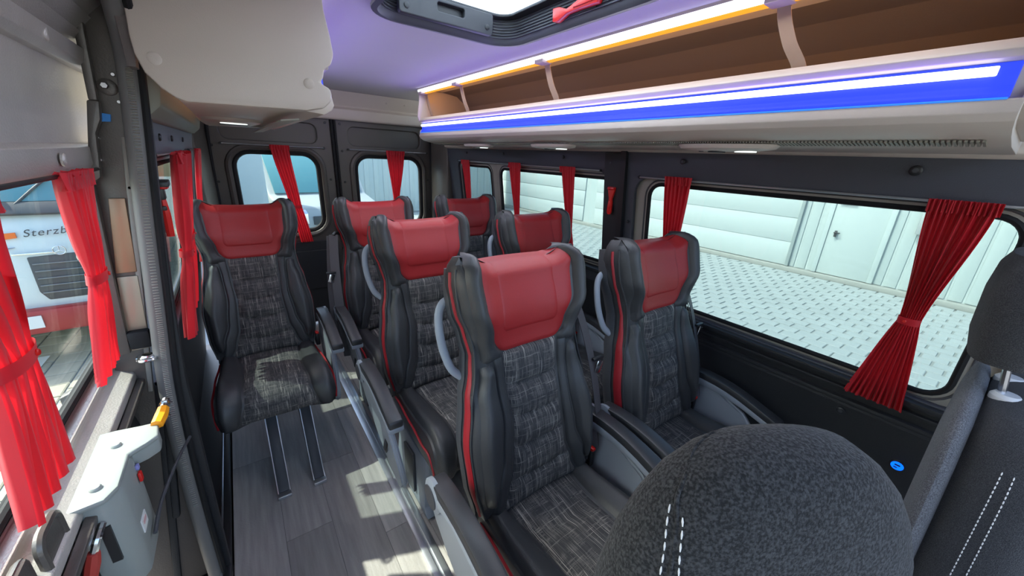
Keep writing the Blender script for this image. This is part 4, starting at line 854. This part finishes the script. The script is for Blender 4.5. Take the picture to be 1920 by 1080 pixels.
box('base_cushion', (0, -.28, -.02), (.48, .5, .14), cabfabric, CS, .04, 3); box('seat_box', (0, -.22, -.27), (.42, .42, .33), blackplast, CS, .02)
DS = empty('driver_seat', (1.24, -0.13, 0.425), math.radians(0), "dark fabric driver's seat with headrest and white twin stitching at the right edge", 'seat')
prof2 = [(0, .24, .10), (.15, .25, .105), (.35, .248, .10), (.50, .235, .092), (.58, .205, .078), (.615, .16, .058), (.628, .08, .03), (.632, .02, .01)]
padded('backrest', prof2, cabfine, DS, .04)
padded('back_edge', [(z, w + .003, t * .28) for z, w, t in prof2], cabedge, DS, .04)
bpy.data.objects['back_edge'].location = (0, .076, 0)
hd = loft('headrest', [superring(0, .085 + .05 * z, w, t, .685 + z, 28, 3.0) for z, w, t in ((0, .09, .035), (.01, .125, .05), (.06, .138, .058), (.14, .136, .058), (.19, .125, .052), (.215, .10, .04), (.222, .05, .02))], cabfine, DS, True)
for x in (-.06, .06): tube('headrest_post', [(x, .06, .58), (x, .08, .71)], .006, chrome, DS, smooth_n=0); disc('post_collar', (x, .06, .615), (0, 0, 1), .022, .016, mat('pale_collar_plastic', (.55, .55, .56), .4), DS)
def ond(a, z, e=.0015):
    w = lerp_tab([(q[0], q[1]) for q in prof2], z); t = lerp_tab([(q[0], q[2]) for q in prof2], z); c, s = math.cos(a), math.sin(a); p = 2.6
    return Vector(((w + e) * math.copysign(abs(c) ** (2 / p), c), .04 * z + (t + e) * math.copysign(abs(s) ** (2 / p), s), z))
for a in (math.radians(176), math.radians(180.5)): stitch_line('stitching', [ond(a, z) for z in (.02, .12, .22, .32, .42, .50, .55)], DS, .006, .003, .0011)
box('base_cushion', (0, -.28, -.02), (.5, .52, .15), cabfine, DS, .04, 3); box('seat_box', (0, -.22, -.28), (.42, .42, .36), blackplast, DS, .02)

# ------------------------------------------------------------------ outside
GZ = -0.55
gd = struct(box('ground', (2, 6, GZ - .06), (60, 50, .1), groundm))
def pavers(x0, x1, y0, y1, lx, ly, m, near, nmax, view):
    cells = []; i = 0; x = x0
    while x < x1:
        y = y0 + (ly / 2 if i % 2 else 0)
        while y < y1: cells.append((x, y)); y += ly
        x += lx; i += 1
    cells.sort(key=lambda c: (c[0] - near[0]) ** 2 + (c[1] - near[1]) ** 2)
    g = .006
    mesh = None; k = 0; V = []; F = []
    for (x, y) in cells:
        dz = random.uniform(-.002, .002)
        if k < nmax and view(x, y):
            if mesh is None:
                a, b = lx / 2 - g, ly / 2 - g; c = .008
                VV = [(-a, -b, -.01), (a, -b, -.01), (a, b, -.01), (-a, b, -.01), (-a, -b, .004), (a, -b, .004), (a, b, .004), (-a, b, .004), (-a + c, -b + c, .01), (a - c, -b + c, .01), (a - c, b - c, .01), (-a + c, b - c, .01)]
                FF = [(0, 1, 5, 4), (1, 2, 6, 5), (2, 3, 7, 6), (3, 0, 4, 7), (4, 5, 9, 8), (5, 6, 10, 9), (6, 7, 11, 10), (7, 4, 8, 11), (8, 9, 10, 11)]
                mesh = bpy.data.meshes.new('paving_stone'); mesh.from_pydata(VV, [], FF); mesh.materials.append(m)
            o = bpy.data.objects.new('paving_stone', mesh); COL.objects.link(o); o.location = (x, y, GZ - .008 + dz); o.parent = gd; k += 1
        else:
            a, b = lx / 2 - g, ly / 2 - g; c = .008; n = len(V); z = GZ - .008 + dz
            V += [(x - a, y - b, z - .01), (x + a, y - b, z - .01), (x + a, y + b, z - .01), (x - a, y + b, z - .01), (x - a + c, y - b + c, z + .01), (x + a - c, y - b + c, z + .01), (x + a - c, y + b - c, z + .01), (x - a + c, y + b - c, z + .01)]
            F += [(n, n + 1, n + 5, n + 4), (n + 1, n + 2, n + 6, n + 5), (n + 2, n + 3, n + 7, n + 6), (n + 3, n, n + 4, n + 7), (n + 4, n + 5, n + 6, n + 7)]
    o = obj('paving_field', V, F, m, gd, smooth=False); o['kind'] = 'stuff'
pavers(2.4, 9.3, -1.0, 13, .20, .24, pavem, (3.5, 1.0), 170, lambda x, y: -.06 < y / x < .72 and x > 3.3)
pavers(-4.6, -.9, 1.0, 12, .22, .22, pavesunlit, (-1.7, 4.2), 125, lambda x, y: -3.0 < x < -1.2 and 3.0 < y < 7)
bpy.data.objects['ground'].data.materials[0] = groundm

# building to the right with sectional garage door, ribbed siding and a plain door
XF = 9.37
bd = empty('warehouse_building', (XF, 4, GZ), 0, 'white warehouse building with sectional garage door and ribbed wall', 'building')
def B(name, x0, x1, y0, y1, z0, z1, m, bev=0, par=bd):
    return box(name, ((x0 + x1) / 2 - XF, (y0 + y1) / 2 - 4, (z0 + z1) / 2 - GZ), (x1 - x0, y1 - y0, z1 - z0), m, par, bev)
B('wall', XF + .055, XF + .3, -4, 20, GZ, 3.4, facadem); B('plinth', XF - .10, XF + .1, -4, 20, GZ, GZ + .09, plinth, .01)
z = GZ + .1
for k in range(6): B('garage_panel', XF + .02, XF + .07, 2.86, 8.4, z + .003, z + .497, garagem, .003); z += .5
B('garage_post', XF - .02, XF + .08, 2.79, 2.85, GZ + .1, 3.0, mat('grey_door_post', (.30, .35, .35), .5), .005)
z = GZ + .1
for k in range(6): B('garage_panel', XF + .02, XF + .07, 8.9, 14.4, z + .006, z + .494, garagem, .008); z += .5
y = -3.9; k = 0
while y < 2.74:
    if not (1.42 < y + .1 < 2.36): B('siding_rib', XF + .035, XF + .06, y, y + .17, GZ + .1, 3.0, facadem, .012)
    y += .20
dd = B('door_leaf', XF + .01, XF + .05, 1.50, 2.30, GZ + .1, 1.55, facadem, .006); 
for a, b, c, d in ((1.42, 1.50, GZ + .1, 1.6), (2.30, 2.38, GZ + .1, 1.6)): B('door_frame', XF - .015, XF + .06, a, b, c, d, facadem, .006)
box('door_handle', (XF - .03 - XF, 2.17 - 4, .36 - GZ), (.03, .04, .12), busdark, bd, .006); B('handle_lever', XF - .06, XF - .04, 2.10, 2.20, .37, .39, busdark, .004)
B('sign_plate', XF - .03, XF - .02, 2.0, 2.25, .93, 1.02, mat('pink_sign', (.75, .25, .25), .5)); B('meter_box', XF - .08, XF, .98, 1.12, .55, .95, mat('grey_meter_box', (.35, .38, .38), .5), .01)
# background buildings and vehicles seen through the rear windows and left windows
bw = empty('white_hall', (6.0, 13.5, GZ), 0, 'pale hall building seen through the right rear-door window', 'building')
box('wall', (0, 0, 1.8), (6.2, .3, 3.6), facadem, bw); 
for k in range(20): box('siding_rib', (-3.0 + k * .31, -.16, 1.8), (.15, .03, 3.5), facadem, bw, .008)
bp2 = empty('white_gate_pillar', (.08, 8.2, GZ), 0, 'white wall end seen through the left rear-door window', 'wall end'); box('wall_end', (-.0, 0, 1.3), (.75, .3, 2.6), garagem, bp2, .02); box('wall_cap', (0, 0, 2.63), (.82, .36, .06), plinth, bp2, .01)
def van(name, x, y, rz, label, body, L=4.6, Wd=1.9, H=2.0, cat='van'):
    v = empty(name, (x, y, GZ), rz, label, cat)
    # length along local x; front at -x
    P = [(-L / 2, .35), (-L / 2, .75), (-L / 2 + .12, .95), (-L / 2 + .75, 1.12), (-L / 2 + 1.35, H - .12), (-L / 2 + 1.7, H), (L / 2 - .15, H), (L / 2, H - .2), (L / 2 + .02, .35)]
    prism('body', P, 'y', -Wd / 2, Wd / 2, body, v, .05)
    prism('windscreen', [(-L / 2 + .78, 1.15), (-L / 2 + 1.32, H - .14), (-L / 2 + 1.29, H - .13), (-L / 2 + .74, 1.16)], 'y', -Wd / 2 + .12, Wd / 2 - .12, busglass, v, .004)
    for s in (-1, 1):
        prism('side_window', [(-L / 2 + 1.05, 1.18), (-L / 2 + 1.45, H - .18), (-L / 2 + 2.1, H - .18), (-L / 2 + 2.1, 1.18)], 'y', s * (Wd / 2 - .01), s * (Wd / 2 + .006), busglass, v, .002)
        prism('side_window', [(-L / 2 + 2.2, 1.18), (-L / 2 + 2.2, H - .18), (L / 2 - .3, H - .18), (L / 2 - .3, 1.18)], 'y', s * (Wd / 2 - .01), s * (Wd / 2 + .006), busglass, v, .002)
        for wx in (-L / 2 + .8, L / 2 - .9):
            w = disc('wheel', (wx, s * (Wd / 2 - .12), .34), (0, s, 0), .34, .16, tyre, v, n=24, dome=.1); disc('rim', (wx, s * (Wd / 2 + .04), .34), (0, s, 0), .20, .02, alu, w, n=16)
        prism('headlight', [(-L / 2 - .01, .66), (-L / 2 - .005, .86), (-L / 2 + .15, .94), (-L / 2 + .15, .70)], 'y', s * (Wd / 2 - .42), s * (Wd / 2 - .04), chrome, v, .01)
    box('grille', (-L / 2 - .01, 0, .72), (.04, .9, .16), busdark, v, .01); box('bumper', (-L / 2 - .03, 0, .42), (.14, Wd - .06, .24), busdark, v, .05)
    return v
van('parked_van', 1.15, 10.2, math.radians(100), 'white van parked beyond the left rear-door window', mat('dull_white_paint', (.32, .34, .34), .4))
van('parked_car', .3, 15.6, math.radians(80), 'dark car parked farther back beyond the left rear-door window', mat('dark_car_paint', (.06, .065, .07), .3), L=4.3, H=1.5, cat='car')
van('grey_parked_car', -6.4, 8.5, math.radians(150), 'grey car parked left of the coach outside the sliding door', mat('grey_car_paint', (.2, .21, .24), .3), L=4.2, H=1.5, cat='car')
# coach front seen through the sliding-door window
bs = empty('parked_coach', (-1.95, 4.85, GZ), math.radians(4), 'white coach front with dark script lettering and orange stripe', 'coach')
bw_ = 1.9
prism('body', [(0, .35), (0, 1.05), (.02, 1.30), (.10, 1.45), (.75, 2.55), (.95, 2.75), (6.5, 2.8), (6.5, .35)], 'x', -bw_ / 2, bw_ / 2, buswhite, bs, .05)
prism('windscreen', [(.085, 1.46), (.70, 2.48), (.67, 2.50), (.05, 1.47)], 'x', -bw_ / 2 + .08, bw_ / 2 - .08, busglass, bs, .006)
prism('cowl', [(-.01, 1.36), (.07, 1.45), (.04, 1.47), (-.03, 1.38)], 'x', -bw_ / 2 + .08, bw_ / 2 - .08, busdark, bs, .006)
for s in (-.35, .45): tube('wiper', [(s, .03, 1.44), (s + .25, .14, 1.68), (s + .5, .16, 1.73)], .010, busdark, bs)
for x in (-.72, -.28, .15): tube('paper_on_dash', [(x, .04, 1.53), (x + .12, .06, 1.56), (x + .22, .05, 1.54)], .02, mat('pale_papers', (.6, .65, .6), .7), bs, flat=.4)
prism('grille', [(.42, 1.01), (.80, 1.03), (.78, .72), (.70, .62), (.46, .62), (.42, .70)], 'y', -.012, .01, busdark, bs, .01)
box('grille_bar', (.47, -.02, 1.045), (.24, .02, .014), chrome, bs, .004)
for k in range(5): box('grille_slat', (.61, -.02, .95 - k * .065), (.34, .012, .010), mat('grille_slat_grey', (.16, .17, .18), .4), bs, .003)
ring = [(.62 + .038 * math.cos(2 * PI * k / 24), -.03, 1.06 + .038 * math.sin(2 * PI * k / 24)) for k in range(24)]
em = tube('emblem', ring, .004, chrome, bs, smooth_n=0, closed=True, up=(0, 1, 0))
for k in range(3):
    a = PI / 2 + k * 2 * PI / 3; tube('emblem_spoke', [(.62, -.03, 1.06), (.62 + .036 * math.cos(a), -.03, 1.06 + .036 * math.sin(a))], .0035, chrome, em, smooth_n=0)
prism('orange_stripe', [(-.95, 1.02), (.41, 1.18), (.41, 1.225), (-.95, 1.11)], 'y', -.012, .004, mat('red_orange_stripe', (.75, .14, .01), .4), bs)
prism('blue_stripe', [(-.95, .85), (.20, 1.06), (.38, 1.10), (-.95, 1.0)], 'y', -.012, .004, mat('slate_blue_paint', (.12, .16, .28), .4), bs)
tx = bpy.data.curves.new('lettering', 'FONT'); tx.body = 'Sterzber'; tx.size = .085; tx.shear = .35; tx.extrude = .003; tx.space_character = 1.15
to = bpy.data.objects.new('lettering', tx); COL.objects.link(to); to.parent = bs; to.location = (.445, -.012, 1.185); to.rotation_euler = (PI / 2, math.radians(-4), 0); tx.materials.append(busdark)
bpy.context.view_layer.update(); lm_ = bpy.data.meshes.new_from_object(to.evaluated_get(bpy.context.evaluated_depsgraph_get())); mwl = to.matrix_local.copy(); bpy.data.objects.remove(to)
to = link('lettering', lm_, busdark, bs, False); to.matrix_local = mwl
for s in (-1, 1):
    c = disc('headlight', (s * .80, -.01, .98), (0, -1, 0), .10, .02, chrome, bs, n=20); disc('wheel', (s * (bw_ / 2 - .14), 1.2, .44), (s, 0, 0), .44, .18, tyre, bs, n=24, dome=.1)
    tube('mirror_arm', [(s * .95, .2, 2.2), (s * 1.1, .0, 2.3), (s * 1.15, -.1, 2.1)], .02, busdark, bs); box('mirror', (s * 1.15, -.12, 1.95), (.16, .08, .36), busdark, bs, .03)
box('bumper', (0, -.03, .45), (bw_ - .1, .12, .22), mat('red_bumper', (.35, .03, .03), .4) , bs, .03)
box('number_plate', (.15, -.10, .46), (.5, .01, .11), mat('plate_white', (.7, .7, .7), .4), bs)
for y, x in ((4.3, -1.75), (3.9, -2.6)): struct(box('road_marking', (x, y, GZ + .006), (.12, 1.6, .004), mat('white_road_paint', (.7, .7, .68), .6), gd))

for o in list(bpy.data.objects):
    if o.parent is None and o.type != 'LIGHT' and o.type != 'CAMERA' and 'kind' not in o and 'label' not in o: o['kind'] = 'structure'
